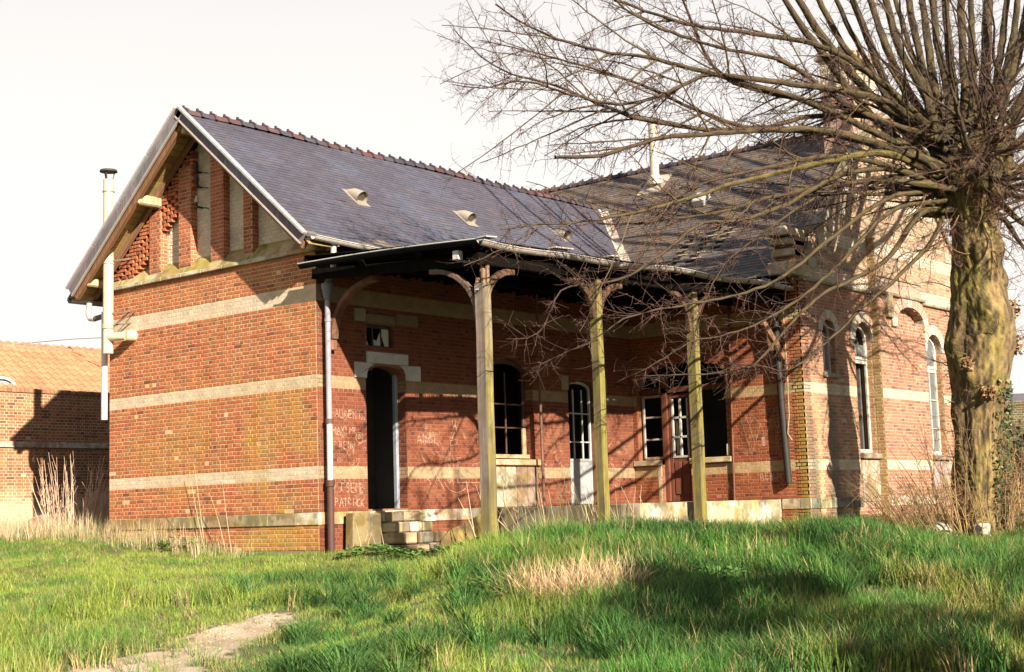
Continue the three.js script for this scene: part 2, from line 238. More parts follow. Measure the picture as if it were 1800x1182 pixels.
{ // upper gable: cream bays, red pilasters, a perforated brick band below each verge
  const mbB = new MB(), mbM = new MB(), cu = W + ZR; const half = v => (YR - 0.14 - v) / SL, outline = v => [Math.max(0, cu - half(v)), Math.min(W, cu + half(v))];
  const FB = frame(V(0.16, 0, -W), V(0, 0, 1), V(-1, 0, 0)); const PIL = [[1.32, 1.7], [2.26, 2.64], [3.24, 3.62], [4.2, 4.45]];
  const patch = (u, v) => sm(0.5, 0.62, noise(u * 2.3, v * 2.1, 5));
  lay(FB, { outline, k0: 64, k1: 104, mbB, mbM, color: (u, v, k) => mixc(vary([0.7, 0.58, 0.42], 0.06, 0.05), vary([0.56, 0.46, 0.34], 0.1), patch(u, v) * 0.6), mortar: () => [0.68, 0.56, 0.4], skip: 0.002 });
  core(FB, [[0, 4.6], [W, 4.6], [W, 4.94], [cu, YR - 0.12], [0, 4.94]], [], 0.2, [0.5, 0.4, 0.3], gw);
  for (const [a, b] of PIL) {
    const top = Math.min(YR - 0.2 - SL * Math.max(Math.abs(a - cu), Math.abs(b - cu)), 99), g = mbM;
    lay(frame(V(0.005, 0, -W), V(0, 0, 1), V(-1, 0, 0)), { outline: v => v < top ? [a, b] : null, k0: 66, k1: 104, mbB, mbM, color: () => tone([0.42, 0.12, 0.05]), mortar: () => [0.6, 0.42, 0.26], skip: 0 });
    lay(frame(V(0, 0, b - W), V(1, 0, 0), V(0, 0, 1)), { outline: v => v < top ? [0.006, 0.16] : null, k0: 66, k1: 104, mbB, mbM, color: () => tone([0.42, 0.12, 0.05]), mortar: () => [0.6, 0.42, 0.26], skip: 0 });
    g.box(0.012, 4.8, a - W + 0.004, 0.155, top, b - W - 0.008, [0.5, 0.36, 0.22]);
  }
  // perforated bands
  const holes = new MB();
  for (const s of [-1, 1]) {
    const off = (u, v) => YR - SL * Math.abs(u - cu) - v; // vertical distance below the roof line
    for (let k = 66; k < 106; k++) { const v = k * C + C / 2; for (let i = 0; i < 60; i++) { const u = i * 0.115; if ((u - cu) * s < 0.35 || u < 0.05 || u > W - 0.1) continue; const o = off(u, v); if (o < 0.2 || o > 0.98) continue;
      const c = tone([0.44, 0.135, 0.055]); const perf = o > 0.5;
      if (perf) { if (s > 0) continue; mbB.poly([FB.P(u - 0.0576, v - C / 2, 0.05), FB.P(u + 0.0576, v - C / 2, 0.05), FB.P(u + 0.0576, v + C / 2, 0.05), FB.P(u - 0.0576, v + C / 2, 0.05)], [0.3, 0.09, 0.04], FB.N); if ((i + k) % 2 === 0) brick(mbB, FB, u - 0.078, u + 0.078, v - C / 2, v + C / 2, 0.05, 0.145, c); }
      else brick(mbB, FB, u - 0.053, u + 0.053, v - C / 2 + 0.004, v + C / 2 - 0.004, 0.02, 0.15, c); } }
  }
  mbB.build('brickwork', M.masonry, gw, STUFF); mbM.build('mortar', M.masonry, gw);
  // iron insulator brackets on the middle bay
  for (const [u, v] of [[2.78, 6.65], [2.8, 6.35], [2.8, 5.95]]) { const m = new MB(), p = FB.P(u, v, 0); m.tube([p, FB.P(u, v, 0.12), FB.P(u, v + 0.12, 0.14)], 0.014, 6, [0.02, 0.02, 0.02]); m.tube([FB.P(u, v + 0.1, 0.14), FB.P(u, v + 0.14, 0.14), FB.P(u, v + 0.22, 0.14)], [0.04, 0.045, 0.02], 8, v < 6 ? [0.6, 0.55, 0.5] : [0.03, 0.03, 0.03]); m.tube([FB.P(u, v + 0.02, 0.1), FB.P(u + 0.22, v - 0.04, 0.03)], 0.01, 5, [0.03, 0.03, 0.03]); m.build('insulator_bracket', M.iron, B); }
}

// long wall under the canopy (plane z = 0)
const fw_ = grp('wall', B);
const doorH = rectHole(1.2, 2.25, 0.03, 2.42, 0.24), transH = rectHole(1.24, 1.98, 2.98, 3.42), winA = rectHole(4.75, 6.05, 0.95, 2.75, 0.3), gdoor = rectHole(7.25, 8.4, 0.0, 2.5, 0.2);
{
  const mbB = new MB(), mbM = new MB();
  const stones = [rectHole(0.91, 1.2, 2.4, 2.68, 0, true), rectHole(2.25, 2.63, 2.42, 2.7, 0, true), rectHole(1.22, 2.3, 2.67, 2.9, 0, true), rectHole(0.93, 1.22, 3.44, 3.68, 0, true), rectHole(2.02, 2.62, 3.44, 3.66, 0, true), rectHole(7.02, 7.25, 2.45, 2.78, 0, true), rectHole(8.4, 8.66, 2.45, 2.78, 0, true), rectHole(-1, 99, -0.2196, 0, 0, true), rectHole(4.7, 6.15, -0.1, 0.95, 0, true)];
  const holes = [doorH, transH, winA, gdoor, ...stones];
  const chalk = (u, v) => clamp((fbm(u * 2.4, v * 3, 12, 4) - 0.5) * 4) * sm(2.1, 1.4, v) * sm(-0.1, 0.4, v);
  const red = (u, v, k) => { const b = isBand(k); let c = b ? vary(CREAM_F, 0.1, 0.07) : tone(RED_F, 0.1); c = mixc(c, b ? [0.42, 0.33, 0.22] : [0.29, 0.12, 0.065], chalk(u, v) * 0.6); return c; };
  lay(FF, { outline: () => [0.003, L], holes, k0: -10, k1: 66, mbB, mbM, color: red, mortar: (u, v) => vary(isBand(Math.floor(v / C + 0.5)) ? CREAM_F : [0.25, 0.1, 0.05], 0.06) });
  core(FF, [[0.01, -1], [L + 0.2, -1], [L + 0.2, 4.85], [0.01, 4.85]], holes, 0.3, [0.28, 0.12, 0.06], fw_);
  // brick reveals of the openings on the side the photograph shows
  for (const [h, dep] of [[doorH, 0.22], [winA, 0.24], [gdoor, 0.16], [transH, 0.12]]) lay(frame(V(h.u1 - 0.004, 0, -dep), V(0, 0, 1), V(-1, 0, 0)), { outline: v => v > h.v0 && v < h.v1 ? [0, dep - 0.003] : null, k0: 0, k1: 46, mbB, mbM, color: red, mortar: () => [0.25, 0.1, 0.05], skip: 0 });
  // dentils under the eaves
  for (let i = 0; i < 40; i++) brick(mbB, FF, 0.2 + i * 0.2, 0.31 + i * 0.2, 4.36, 4.43, 0, 0.07, tone(RED_F)); mbB.poly([FF.P(0.1, 4.43, 0.08), FF.P(L, 4.43, 0.08), FF.P(L, 4.6, 0.08), FF.P(0.1, 4.6, 0.08)], [0.4, 0.14, 0.06], FF.N);
  mbB.build('brickwork', M.masonry, fw_, STUFF); mbM.build('mortar', M.masonry, fw_);
  const wh = [0.6, 0.57, 0.54];
  const stone = (u0, u1, v0, v1, n, c) => new MB().box(u0 + 0.004, v0, -0.2, u1 - 0.004, v1, n, c, 0.01).build('lintel_stone', M.masonry, fw_);
  stone(1.22, 2.3, 2.69, 2.9, 0.045, wh);
  for (const [s, u0, u1] of [[1, 0.91, 1.5], [-1, 1.95, 2.63]]) { // shouldered springers with a hollow quarter curve
    const m = new MB(), q = []; const e = s > 0 ? 1.2 : 2.25, o = s > 0 ? 0.91 : 2.63, r = 0.24; q.push([o, 2.41], [e, 2.41]); for (let i = 0; i <= 6; i++) { const a = i / 6 * Math.PI / 2; q.push([e + s * r * (1 - Math.cos(a)), 2.44 + r * Math.sin(a)]); } q.push([o, 2.69]);
    if (s < 0) q.reverse(); const f = q.map(([u, v]) => FF.P(u, v, 0.035)), bk = q.map(([u, v]) => FF.P(u, v, -0.26)); m.poly(f, wh, FF.N); for (let k = 0; k < f.length; k++) m.poly([f[k], bk[k], bk[(k + 1) % f.length], f[(k + 1) % f.length]], wh); m.build('lintel_stone', M.masonry, fw_); }
  stone(0.93, 1.22, 3.45, 3.68, 0.03, [0.34, 0.29, 0.2]); stone(2.02, 2.62, 3.45, 3.66, 0.02, [0.22, 0.17, 0.1]); stone(1.24, 2.0, 3.45, 3.6, 0.02, [0.24, 0.19, 0.1]);
  stone(7.02, 7.26, 2.46, 2.77, 0.03, [0.36, 0.28, 0.17]); stone(8.4, 8.66, 2.46, 2.77, 0.03, [0.36, 0.28, 0.17]);
}
plinthStones(FF, 0.03, 1.15, fw_, [[0.55, 0.42, 0.26], [0.4, 0.32, 0.2]], [0.55, 0.57]); plinthStones(FF, 1.15, 2.3, fw_, [[0.62, 0.54, 0.42]], [1.15], 0.1); plinthStones(FF, 2.3, 4.7, fw_, [[0.5, 0.42, 0.32], [0.72, 0.68, 0.6], [0.5, 0.4, 0.3], [0.58, 0.5, 0.4], [0.4, 0.34, 0.26]], [0.3, 0.36, 0.62, 0.52, 0.6]);

// inner side wall of the tall wing (plane x = L)
const sw_ = grp('wall', B);
const trip = { u0: 0.12, u1: 2.45, v0: 0, v1: 2.75, rise: 0.35, iv(v) { if (v < 0.02) return null; if (v < 0.95) return [0.74, 1.5]; if (v <= 2.75) return [0.12, 2.45]; if (v < 3.1) { const q = 1.165 * Math.sqrt(1 - ((v - 2.75) / 0.35) ** 2); return [1.285 - q, 1.285 + q]; } return null; },
  path() { const p = new THREE.Path(); p.moveTo(0.74, 0.02); p.lineTo(1.5, 0.02); p.lineTo(1.5, 0.95); p.lineTo(2.45, 0.95); p.lineTo(2.45, 2.75); for (let i = 1; i < 14; i++) { const a = i / 14 * Math.PI; p.lineTo(1.285 + 1.165 * Math.cos(a), 2.75 + 0.35 * Math.sin(a)); } p.lineTo(0.12, 2.75); p.lineTo(0.12, 0.95); p.lineTo(0.74, 0.95); p.closePath(); return p; } };
{
  const mbB = new MB(), mbM = new MB(), sills = [rectHole(0, 0.74, 0.82, 0.95, 0, true), rectHole(1.5, 2.55, 0.82, 0.95, 0, true), rectHole(3.5, 99, -0.2196, 0, 0, true)];
  const edge = u => sm(3.75, 4.25, u + 0.25 * (noise(u * 3, u * 5) - 0.5)), algae = (u, v) => sm(3.95, 4.3, u + 0.2 * (fbm(u * 4, v * 3, 2) - 0.5));
  lay(FS, { outline: () => [0.004, D], holes: [trip, ...sills], k0: -9, k1: 66, mbB, mbM, color: (u, v, k) => { let c = isBand(k) ? vary([0.46, 0.3, 0.14], 0.1) : tone(RED_S, 0.12); c = mixc(c, vary(isBand(k) ? [0.6, 0.48, 0.3] : [0.46, 0.17, 0.07], 0.1), edge(u) * 0.5 * sm(0.8, 2.2, v)); return mixc(c, vary([0.36, 0.25, 0.04], 0.12), algae(u, v) * 0.6 * sm(3.4, 2.4, v)); }, mortar: (u, v) => mixc(isBand(Math.floor(v / C + 0.5)) ? [0.46, 0.31, 0.15] : [0.42, 0.19, 0.08], [0.6, 0.45, 0.22], edge(u)) });
  core(FS, [[0, -1], [D, -1], [D, 4.9], [0, 4.9]], [trip], 0.3, [0.28, 0.1, 0.05], sw_);
  mbB.build('brickwork', M.masonry, sw_, STUFF); mbM.build('mortar', M.masonry, sw_);
  for (const [a, b] of [[0.02, 0.74], [1.5, 2.56]]) new MB().box(L - 0.09, 0.83, a, L + 0.2, 0.95, b, [0.62, 0.5, 0.34], 0.012).build('window_sill', M.stone, sw_);
  new MB().box(L - 0.01, 0.0, 0.62, L + 0.15, 0.83, 0.73, [0.6, 0.45, 0.3], 0.01).build('stone_jamb', M.stone, sw_);
}
plinthStones(FS, 3.7, D + 0.03, sw_, [[0.56, 0.42, 0.3], [0.6, 0.52, 0.34]], [0.42, 0.3]);

// end gable of the tall wing (plane z = D)
const ew_ = grp('gable_wall', B);
const EW = XE - L, eC = EW / 2, w1 = rectHole(0.92, 1.5, 2.66, 3.55, 0.29), w2 = rectHole(2.42, 3.3, 0.95, 3.45, 0.44), w3 = rectHole(EW - 3.3, EW - 2.42, 0.95, 3.45, 0.44), w4 = rectHole(EW - 1.5, EW - 0.92, 2.66, 3.55, 0.29);
// stains plus painted tree shade: green-black and pale yellow runs below the left eave
const streak = (u, v) => { const a = noise(u * 5.5, v * 0.35, 3), m = sm(2.55, 1.9, u) * sm(-0.1, 0.15, u) * sm(3.6, 2.2, v + 0.8 * noise(u * 4, 1)); return [clamp((a - 0.5) * 4) * m, clamp((0.47 - a) * 4.5) * m]; };
const streakMix = (c, u, v) => { const [a, b] = streak(u, v); c = mixc(c, vary([0.5, 0.42, 0.2], 0.1), a * 0.75); return mixc(c, vary([0.13, 0.12, 0.07], 0.15), b * 0.7); };
{
  const mbB = new MB(), mbM = new MB(), outline = v => v < 4.95 ? [0, EW] : [Math.max(0, eC - (YQ + 0.1 - v) / SR), Math.min(EW, eC + (YQ + 0.1 - v) / SR)];
  const stones = [rectHole(-1, 99, -0.2196, 0, 0, true), rectHole(2.38, 3.3, -0.1, 0.95, 0, true), rectHole(EW - 3.3, EW - 2.38, -0.1, 0.95, 0, true)];
  const bandE = k => isBand(k) && k < 50 || (k >= 75 && k < 79) || (k >= 92 && k < 95);
  const col = (u, v, k) => { let c = bandE(k) || (v > 4.62 && v < 4.9) ? vary(CREAM_E, 0.08, 0.05) : tone(v > 4.6 ? [0.39, 0.25, 0.155] : RED_E, 0.1); return streakMix(c, u, v); };
  lay(FE, { outline, holes: [w1, w2, w3, w4, ...stones], k0: -8, k1: 121, mbB, mbM, color: col, mortar: (u, v) => streakMix([0.44, 0.35, 0.24], u, v) });
  core(FE, [[0, -1], [EW, -1], [EW, 4.9], [eC, YQ + 0.1], [0, 4.9]], [w1, w2, w3, w4], 0.3, [0.35, 0.22, 0.15], ew_);
  // projecting pier between the windows, its left cheek in view
  const FP = frame(V(L, 0, D + 0.2), V(1, 0, 0), V(0, 0, 1)), p0 = 3.3, p1 = 5.75, aC = 4.95;
  lay(FP, { outline: v => v < 4.6 || v > 5.0 ? [p0, p1] : null, holes: [rectHole(aC - 0.72, aC + 0.72, 4.0, 4.02, 0.36)], k0: -8, k1: 80, mbB, mbM, color: col, mortar: () => [0.44, 0.35, 0.25] });
  lay(frame(V(L + p0, 0, D), V(0, 0, 1), V(-1, 0, 0)), { outline: () => [0, 0.2], k0: -8, k1: 80, mbB, mbM, color: (u, v, k) => sc(mixc(tone([0.4, 0.21, 0.1]), [0.36, 0.25, 0.08], 0.4), 1), mortar: () => [0.5, 0.38, 0.2], skip: 0 });
  mbM.box(L + p0 + 0.006, -1, D, L + p1, 3.98, D + 0.17, [0.4, 0.28, 0.2]); mbM.box(L + p0 + 0.006, 4.4, D, L + p1, 5.84, D + 0.17, [0.4, 0.28, 0.2]);
  for (const h of [w1, w2, w3]) lay(frame(V(L + h.u1 - 0.004, 0, D - 0.2), V(0, 0, 1), V(-1, 0, 0)), { outline: v => v > h.v0 && v < h.v1 ? [0, 0.197] : null, k0: 0, k1: 52, mbB, mbM, color: () => tone([0.42, 0.22, 0.1]), mortar: () => [0.5, 0.36, 0.2], skip: 0 });
  mbB.build('brickwork', M.masonry, ew_, STUFF); mbM.build('mortar', M.masonry, ew_);
  const bl = (u0, u1, v0, v1, n0, n1, c, nm) => new MB().box(L + u0, v0, D + n0, L + u1, v1, D + n1, vary(c, 0.06), 0.015).build(nm, M.stone, ew_);
  for (const h of [w2, w3]) { bl(h.u0 - 0.04, h.u1 + (h === w2 ? -0.005 : 0.05), 0.83, 0.95, -0.2, 0.1, [0.3, 0.25, 0.19], 'window_sill'); bl(h.u0, h.u1 - 0.01, -0.12, 0.83, -0.2, 0.02, h === w2 ? [0.42, 0.36, 0.28] : [0.36, 0.31, 0.3], 'apron_panel'); }
  bl(0.86, 1.56, 2.55, 2.66, -0.2, 0.07, [0.3, 0.26, 0.2], 'window_sill');
  // arch stones over the windows
  const vous = (h, n, n1, t, c0) => { const m = (h.u0 + h.u1) / 2, q = (h.u1 - h.u0) / 2; for (let i = 0; i < n; i++) { const mb = new MB(), a0 = Math.PI * (1 - i / n), a1 = Math.PI * (1 - (i + 1) / n), c = i === 0 || i === n - 1 || i === (n - 1) / 2 ? [0.52, 0.45, 0.37] : vary(c0, 0.12), P = (a, r) => [m + (q + r) * Math.cos(a), h.v1 + (h.rise + r) * Math.sin(a)]; const k = [P(a0 - 0.02, 0.004), P(a0 - 0.02, t), P(a1 + 0.02, t), P(a1 + 0.02, 0.004)]; const f = k.map(([u, v]) => V(L + u, v, D + n1)), b = k.map(([u, v]) => V(L + u, v, D - 0.02)); mb.poly(f, c); for (let j = 0; j < 4; j++) mb.poly([f[j], b[j], b[(j + 1) % 4], f[(j + 1) % 4]], c); mb.build('arch_stone', M.masonry, ew_); } };
  vous(w1, 5, 0.03, 0.2, [0.55, 0.38, 0.28]); vous(w2, 7, 0.04, 0.24, [0.6, 0.42, 0.32]); vous(w3, 7, 0.04, 0.24, [0.6, 0.42, 0.32]);
  vous({ u0: aC - 0.72, u1: aC + 0.72, v1: 4.02, rise: 0.36 }, 9, 0.24, 0.26, [0.5, 0.3, 0.22]);
  bl(aC - 1.02, aC - 0.75, 3.86, 4.1, 0, 0.26, [0.5, 0.42, 0.34], 'corbel'); bl(aC + 0.72, p1 + 0.05, 3.86, 4.1, 0, 0.26, [0.7, 0.6, 0.5], 'corbel'); bl(p0 + 0.35, p0 + 0.62, 4.05, 4.62, 0.1, 0.3, [0.54, 0.46, 0.36], 'key_stone');
  bl(-0.03, EW, 4.56, 4.63, -0.1, 0.07, [0.32, 0.26, 0.2], 'string_course'); bl(p0 - 0.03, p1 + 0.03, 4.565, 4.64, 0.07, 0.28, [0.32, 0.26, 0.2], 'string_course');
  // coping stones up the gable, quoin stones and kneelers
  for (const s of [-1, 1]) { const n = 9; for (let i = 0; i < n; i++) { const f = (t) => V(XR + s * (eC - 0.05 - (eC - 0.2) * t), 4.93 + (YQ + 0.14 - 4.93) * t, D - 0.14); new MB().bar(f(i / n + 0.004), f((i + 1) / n - 0.004), 0.42, 0.12, vary([0.42, 0.33, 0.25], 0.14), 0.012).build('coping_stone', M.stone, ew_);
      if (i < n - 1) { const q = f(i / n + 0.07); new MB().box(q.x - 0.18 + (s > 0 ? -0.25 : 0.25), q.y - 0.34, D, q.x + 0.18 + (s > 0 ? -0.25 : 0.25), q.y - 0.1, D + 0.03, vary([0.44, 0.35, 0.27], 0.1), 0.01).build('quoin_stone', M.masonry, ew_); } } }
  for (const s of [-1, 1]) { const X = x => XR + s * (XR - x); const bx = (x0, x1, y0, y1, c) => new MB().box(Math.min(X(x0), X(x1)), y0, D - 0.42, Math.max(X(x0), X(x1)), y1, D + 0.06, c, 0.02).build('kneeler', M.stone, ew_);
    bx(9.12, 10.1, 4.64, 4.9, [0.62, 0.52, 0.4]); bx(9.3, 9.95, 5.04, 5.2, [0.6, 0.5, 0.4]); bx(9.18, 9.9, 5.27, 5.4, [0.58, 0.45, 0.34]); bx(9.08, 9.95, 5.46, 5.64, [0.66, 0.55, 0.44]); bx(9.45, 9.9, 4.9, 5.46, [0.42, 0.22, 0.14]); }
}
plinthStones(FE, 0, 2.4, ew_, [[0.2, 0.19, 0.14], [0.5, 0.42, 0.26], [0.22, 0.21, 0.18], [0.16, 0.15, 0.12]], [0.42, 0.5, 0.8, 0.68]); plinthStones(FE, 3.3, 5.75, ew_, [[0.52, 0.44, 0.34]], [0.8], 0.23); plinthStones(FE, EW - 2.4, EW, ew_, [[0.5, 0.42, 0.32]], [0.8]);
{ // walls out of sight, floors and an inner partition, closing the rooms
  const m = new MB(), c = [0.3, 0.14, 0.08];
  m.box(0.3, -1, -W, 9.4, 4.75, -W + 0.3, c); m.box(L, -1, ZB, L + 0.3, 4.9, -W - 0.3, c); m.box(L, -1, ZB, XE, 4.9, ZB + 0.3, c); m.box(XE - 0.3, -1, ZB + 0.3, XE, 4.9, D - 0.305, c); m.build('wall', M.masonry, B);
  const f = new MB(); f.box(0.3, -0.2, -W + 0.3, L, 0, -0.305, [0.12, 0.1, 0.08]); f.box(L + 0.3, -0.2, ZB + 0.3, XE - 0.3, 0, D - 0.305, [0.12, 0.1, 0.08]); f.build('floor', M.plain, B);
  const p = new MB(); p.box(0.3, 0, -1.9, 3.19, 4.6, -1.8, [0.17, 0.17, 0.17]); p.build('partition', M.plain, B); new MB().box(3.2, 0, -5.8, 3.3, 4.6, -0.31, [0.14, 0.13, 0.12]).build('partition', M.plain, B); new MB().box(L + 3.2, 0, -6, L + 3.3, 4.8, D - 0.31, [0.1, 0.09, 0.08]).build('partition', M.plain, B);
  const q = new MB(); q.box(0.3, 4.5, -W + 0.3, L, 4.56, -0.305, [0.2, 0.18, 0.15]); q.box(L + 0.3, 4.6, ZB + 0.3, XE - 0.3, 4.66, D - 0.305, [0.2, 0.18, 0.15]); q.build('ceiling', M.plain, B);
}
// ---------------------------------------------------------------- doors and windows of the station
function leafFrame(F, name, u0, u1, v0, v1, n, col, { vs = [], hs = [], w = 0.06, bar = 0.03, rise = 0, mat = M.paint, panes = [], t = 0.05, barCol } = {}) {
  const g = grp(name, B), m = new MB(), bx = (a, b, c, d, k = col, tt = t) => { const p = F.P(a, c, n - tt), q = F.P(b, d, n); m.box(Math.min(p.x, q.x), c, Math.min(p.z, q.z), Math.max(p.x, q.x), d, Math.max(p.z, q.z), vary(k, 0.08, 0.03), 0.006); };
  bx(u0, u0 + w, v0, v1); bx(u1 - w, u1, v0, v1); bx(u0 + w, u1 - w, v0, v0 + w); if (!rise) bx(u0 + w, u1 - w, v1 - w, v1);
  else { const c = (u0 + u1) / 2, h = (u1 - u0) / 2 - w / 2; let p = null; for (let i = 0; i <= 10; i++) { const a = Math.PI * i / 10, q = F.P(c + h * Math.cos(a), v1 + (rise - w / 2) * Math.sin(a), n - t / 2); if (p) m.bar(p, q, t, w, col, 0, F.N.clone().cross(q.clone().sub(p))); p = q; } }
  for (const v of vs) bx(v - bar / 2, v + bar / 2, v0 + w, v1 - (rise ? 0 : w), barCol || col, t - 0.012); for (const v of hs) bx(u0 + w, u1 - w, v - bar / 2, v + bar / 2, barCol || col, t - 0.008);
  m.build('frame', mat, g);
  for (const [a, b, c, d] of panes) { const p = new MB(); p.poly([F.P(a, c, n - t / 2), F.P(b, c, n - t / 2), F.P(b, d, n - t / 2), F.P(a, d, n - t / 2)], [1, 1, 1], F.N); p.build('pane', M.glass, g); }
  return g;
}
const DKWOOD = [0.05, 0.03, 0.02], REDWOOD = [0.2, 0.055, 0.025], WHITEP = [0.5, 0.46, 0.4];
{ // dark doorway near the corner: blue-grey frame, door gone
  const m = new MB(), c = [0.3, 0.34, 0.4]; for (const u of [1.2, 2.18]) m.box(u, 0.03, -0.3, u + 0.07, 2.55, -0.21, c, 0.008); m.build('door_frame', M.paint, B);
  leafFrame(FF, 'window', 1.24, 1.98, 2.98, 3.42, -0.1, [0.03, 0.028, 0.03], { vs: [1.5, 1.72], panes: [] });
  const b = new MB(); b.poly([FF.P(1.53, 3.0, -0.11), FF.P(1.7, 3.0, -0.11), FF.P(1.7, 3.3, -0.11), FF.P(1.66, 3.24, -0.11), FF.P(1.6, 3.12, -0.11), FF.P(1.53, 3.16, -0.11)], [0.6, 0.58, 0.5], FF.N); b.poly([FF.P(1.74, 3.22, -0.11), FF.P(1.8, 3.06, -0.11), FF.P(1.82, 3.0, -0.11), FF.P(1.93, 3.0, -0.11), FF.P(1.93, 3.4, -0.11), FF.P(1.74, 3.4, -0.11)], [0.62, 0.58, 0.46], FF.N); b.poly([FF.P(1.3, 3.0, -0.11), FF.P(1.4, 3.0, -0.11), FF.P(1.36, 3.12, -0.11)], [0.6, 0.58, 0.5], FF.N); b.build('broken_pane', M.leaf, B);
}
{ // window with a dark frame and pale panelled apron
  const g = leafFrame(FF, 'window', 4.76, 6.04, 0.97, 2.75, -0.2, [0.1, 0.05, 0.03], { vs: [5.4], hs: [1.62, 2.1], rise: 0.28, w: 0.09});
  new MB().box(5.86, 1.0, -0.19, 5.96, 1.62, -0.14, [0.55, 0.36, 0.2], 0.006).box(4.9, 0.99, -0.2, 6.04, 1.07, -0.12, [0.56, 0.38, 0.22], 0.006).build('casement', M.paint, g);
  new MB().box(4.68, 0.84, -0.2, 6.16, 0.96, 0.09, [0.5, 0.38, 0.25], 0.012).build('window_sill', M.stone, fw_);
  for (const [a, b] of [[4.74, 5.06], [5.08, 5.42], [5.44, 5.76], [5.78, 6.1]]) new MB().box(a, 0.0, -0.1, b, 0.82, 0.02 + R(-0.006, 0.006), vary([0.38, 0.3, 0.23], 0.12), 0.012).build('apron_panel', M.stone, fw_);
}
{ // half-glazed door in grey-white paint
  const g = leafFrame(FF, 'door', 7.27, 8.2, 0.02, 2.5, -0.12, [0.5, 0.52, 0.5], { vs: [7.59, 7.9], hs: [1.36, 1.98], w: 0.05, rise: 0.18});
  new MB().box(7.3, 0.03, -0.17, 7.72, 0.95, -0.115, [0.42, 0.42, 0.43], 0.012).box(7.73, 0.03, -0.17, 8.18, 0.95, -0.11, [0.36, 0.36, 0.37], 0.012).box(7.3, 0.93, -0.17, 8.18, 1.0, -0.1, [0.36, 0.36, 0.36], 0.01).build('door_panel', M.paint, g);
}
{ // door with side windows in the inner corner, red-brown joinery and white glazing bars
  const g = leafFrame(FS, 'door', 0.86, 1.44, 0.03, 2.4, -0.16, REDWOOD, { w: 0.08, bar: 0.05, mat: M.wood });
  const gl = new MB(), F = FS, bx = (m, a, b, c, d, n0, n1, k) => { const p = F.P(a, c, n0), q = F.P(b, d, n1); m.box(Math.min(p.x, q.x), c, Math.min(p.z, q.z), Math.max(p.x, q.x), d, Math.max(p.z, q.z), k, 0.006); };
  for (const [a, b, c, d] of [[0.93, 1.37, 0.98, 1.03], [0.93, 0.98, 1.03, 2.3], [1.13, 1.18, 1.03, 2.3], [1.33, 1.37, 1.03, 2.3], [0.93, 1.37, 1.42, 1.47], [0.93, 1.37, 1.85, 1.9]]) bx(gl, a, b, c, d, -0.2, -0.15, WHITEP); gl.build('glazing_bars', M.paint, g);
  const pn = new MB(); bx(pn, 0.93, 1.4, 0.1, 0.98, -0.2, -0.17, sc(REDWOOD, 0.8)); for (const [a, b, c, d] of [[0.97, 1.14, 0.7, 0.9], [1.19, 1.36, 0.7, 0.9], [0.97, 1.14, 0.18, 0.62], [1.19, 1.36, 0.18, 0.62]]) bx(pn, a, b, c, d, -0.18, -0.15, REDWOOD); pn.build('door_panel', M.wood, g);
  const cu = new MB(); for (let i = 0; i < 5; i++) bx(cu, 0.99 + i * 0.022, 1.008 + i * 0.022, 1.05, 1.85 - i * 0.05, -0.24 - 0.02 * (i % 2), -0.235 - 0.02 * (i % 2), [0.6, 0.56, 0.5]); cu.build('torn_curtain', M.leaf, g);
  const po = new MB(); bx(po, 0.72, 0.85, 0.03, 2.8, -0.22, -0.1, REDWOOD); bx(po, 1.45, 1.56, 0.03, 2.8, -0.22, -0.1, sc(REDWOOD, 0.5)); bx(po, 0.12, 2.45, 2.44, 2.56, -0.22, -0.1, sc(REDWOOD, 0.7)); po.build('door_frame', M.wood, B);
  leafFrame(FS, 'window', 0.14, 0.72, 0.97, 2.42, -0.16, [0.5, 0.3, 0.18], { hs: [1.42, 1.92], w: 0.06, bar: 0.04, barCol: WHITEP, mat: M.wood });
  new MB().box(L + 0.13, 1.0, 0.18, L + 0.17, 2.36, 0.225, WHITEP, 0.005).build('glazing_bars', M.paint, B);
  new MB().box(L - 0.02, 0.96, 2.42, L + 0.18, 1.22, 2.5, [0.6, 0.5, 0.38], 0.01).build('stone_jamb', M.stone, B);
}
{ // arched windows of the end gable
  leafFrame(FE, 'window', w1.u0, w1.u1, w1.v0, w1.v1, -0.12, WHITEP, { vs: [w1.u0 + 0.29], hs: [], rise: 0.27, w: 0.07, panes: [[w1.u0 + 0.33, w1.u1 - 0.08, w1.v0 + 0.08, w1.v1]] });
  for (const [h, br] of [[w2, true], [w3, false]]) {
    leafFrame(FE, 'window', h.u0, h.u1, 0.97, 3.05, -0.14, WHITEP, { w: 0.08, hs: br ? [] : [1.6, 2.3], vs: br ? [] : [(h.u0 + h.u1) / 2], panes: br ? [] : [[h.u0 + 0.08, h.u1 - 0.08, 1.05, 2.97]] });
    const g = leafFrame(FE, 'window', h.u0, h.u1, 3.06, 3.45, -0.13, [0.68, 0.62, 0.54], { w: 0.07, rise: 0.42, vs: [], panes: br ? [[h.u0 + 0.3, h.u1 - 0.1, 3.14, 3.4]] : [[h.u0 + 0.07, h.u1 - 0.07, 3.13, 3.75]] });
    const b = new MB(), q = (h.u0 + h.u1) / 2; b.poly([[q - 0.34, 3.14], [q - 0.02, 3.14], [q - 0.08, 3.3], [q - 0.2, 3.42], [q - 0.12, 3.6], [q - 0.34, 3.5]].map(([u, v]) => FE.P(u, v, -0.155)), [0.6, 0.56, 0.5], FE.N); if (br) b.build('broken_pane', M.leaf, g);
  }
}

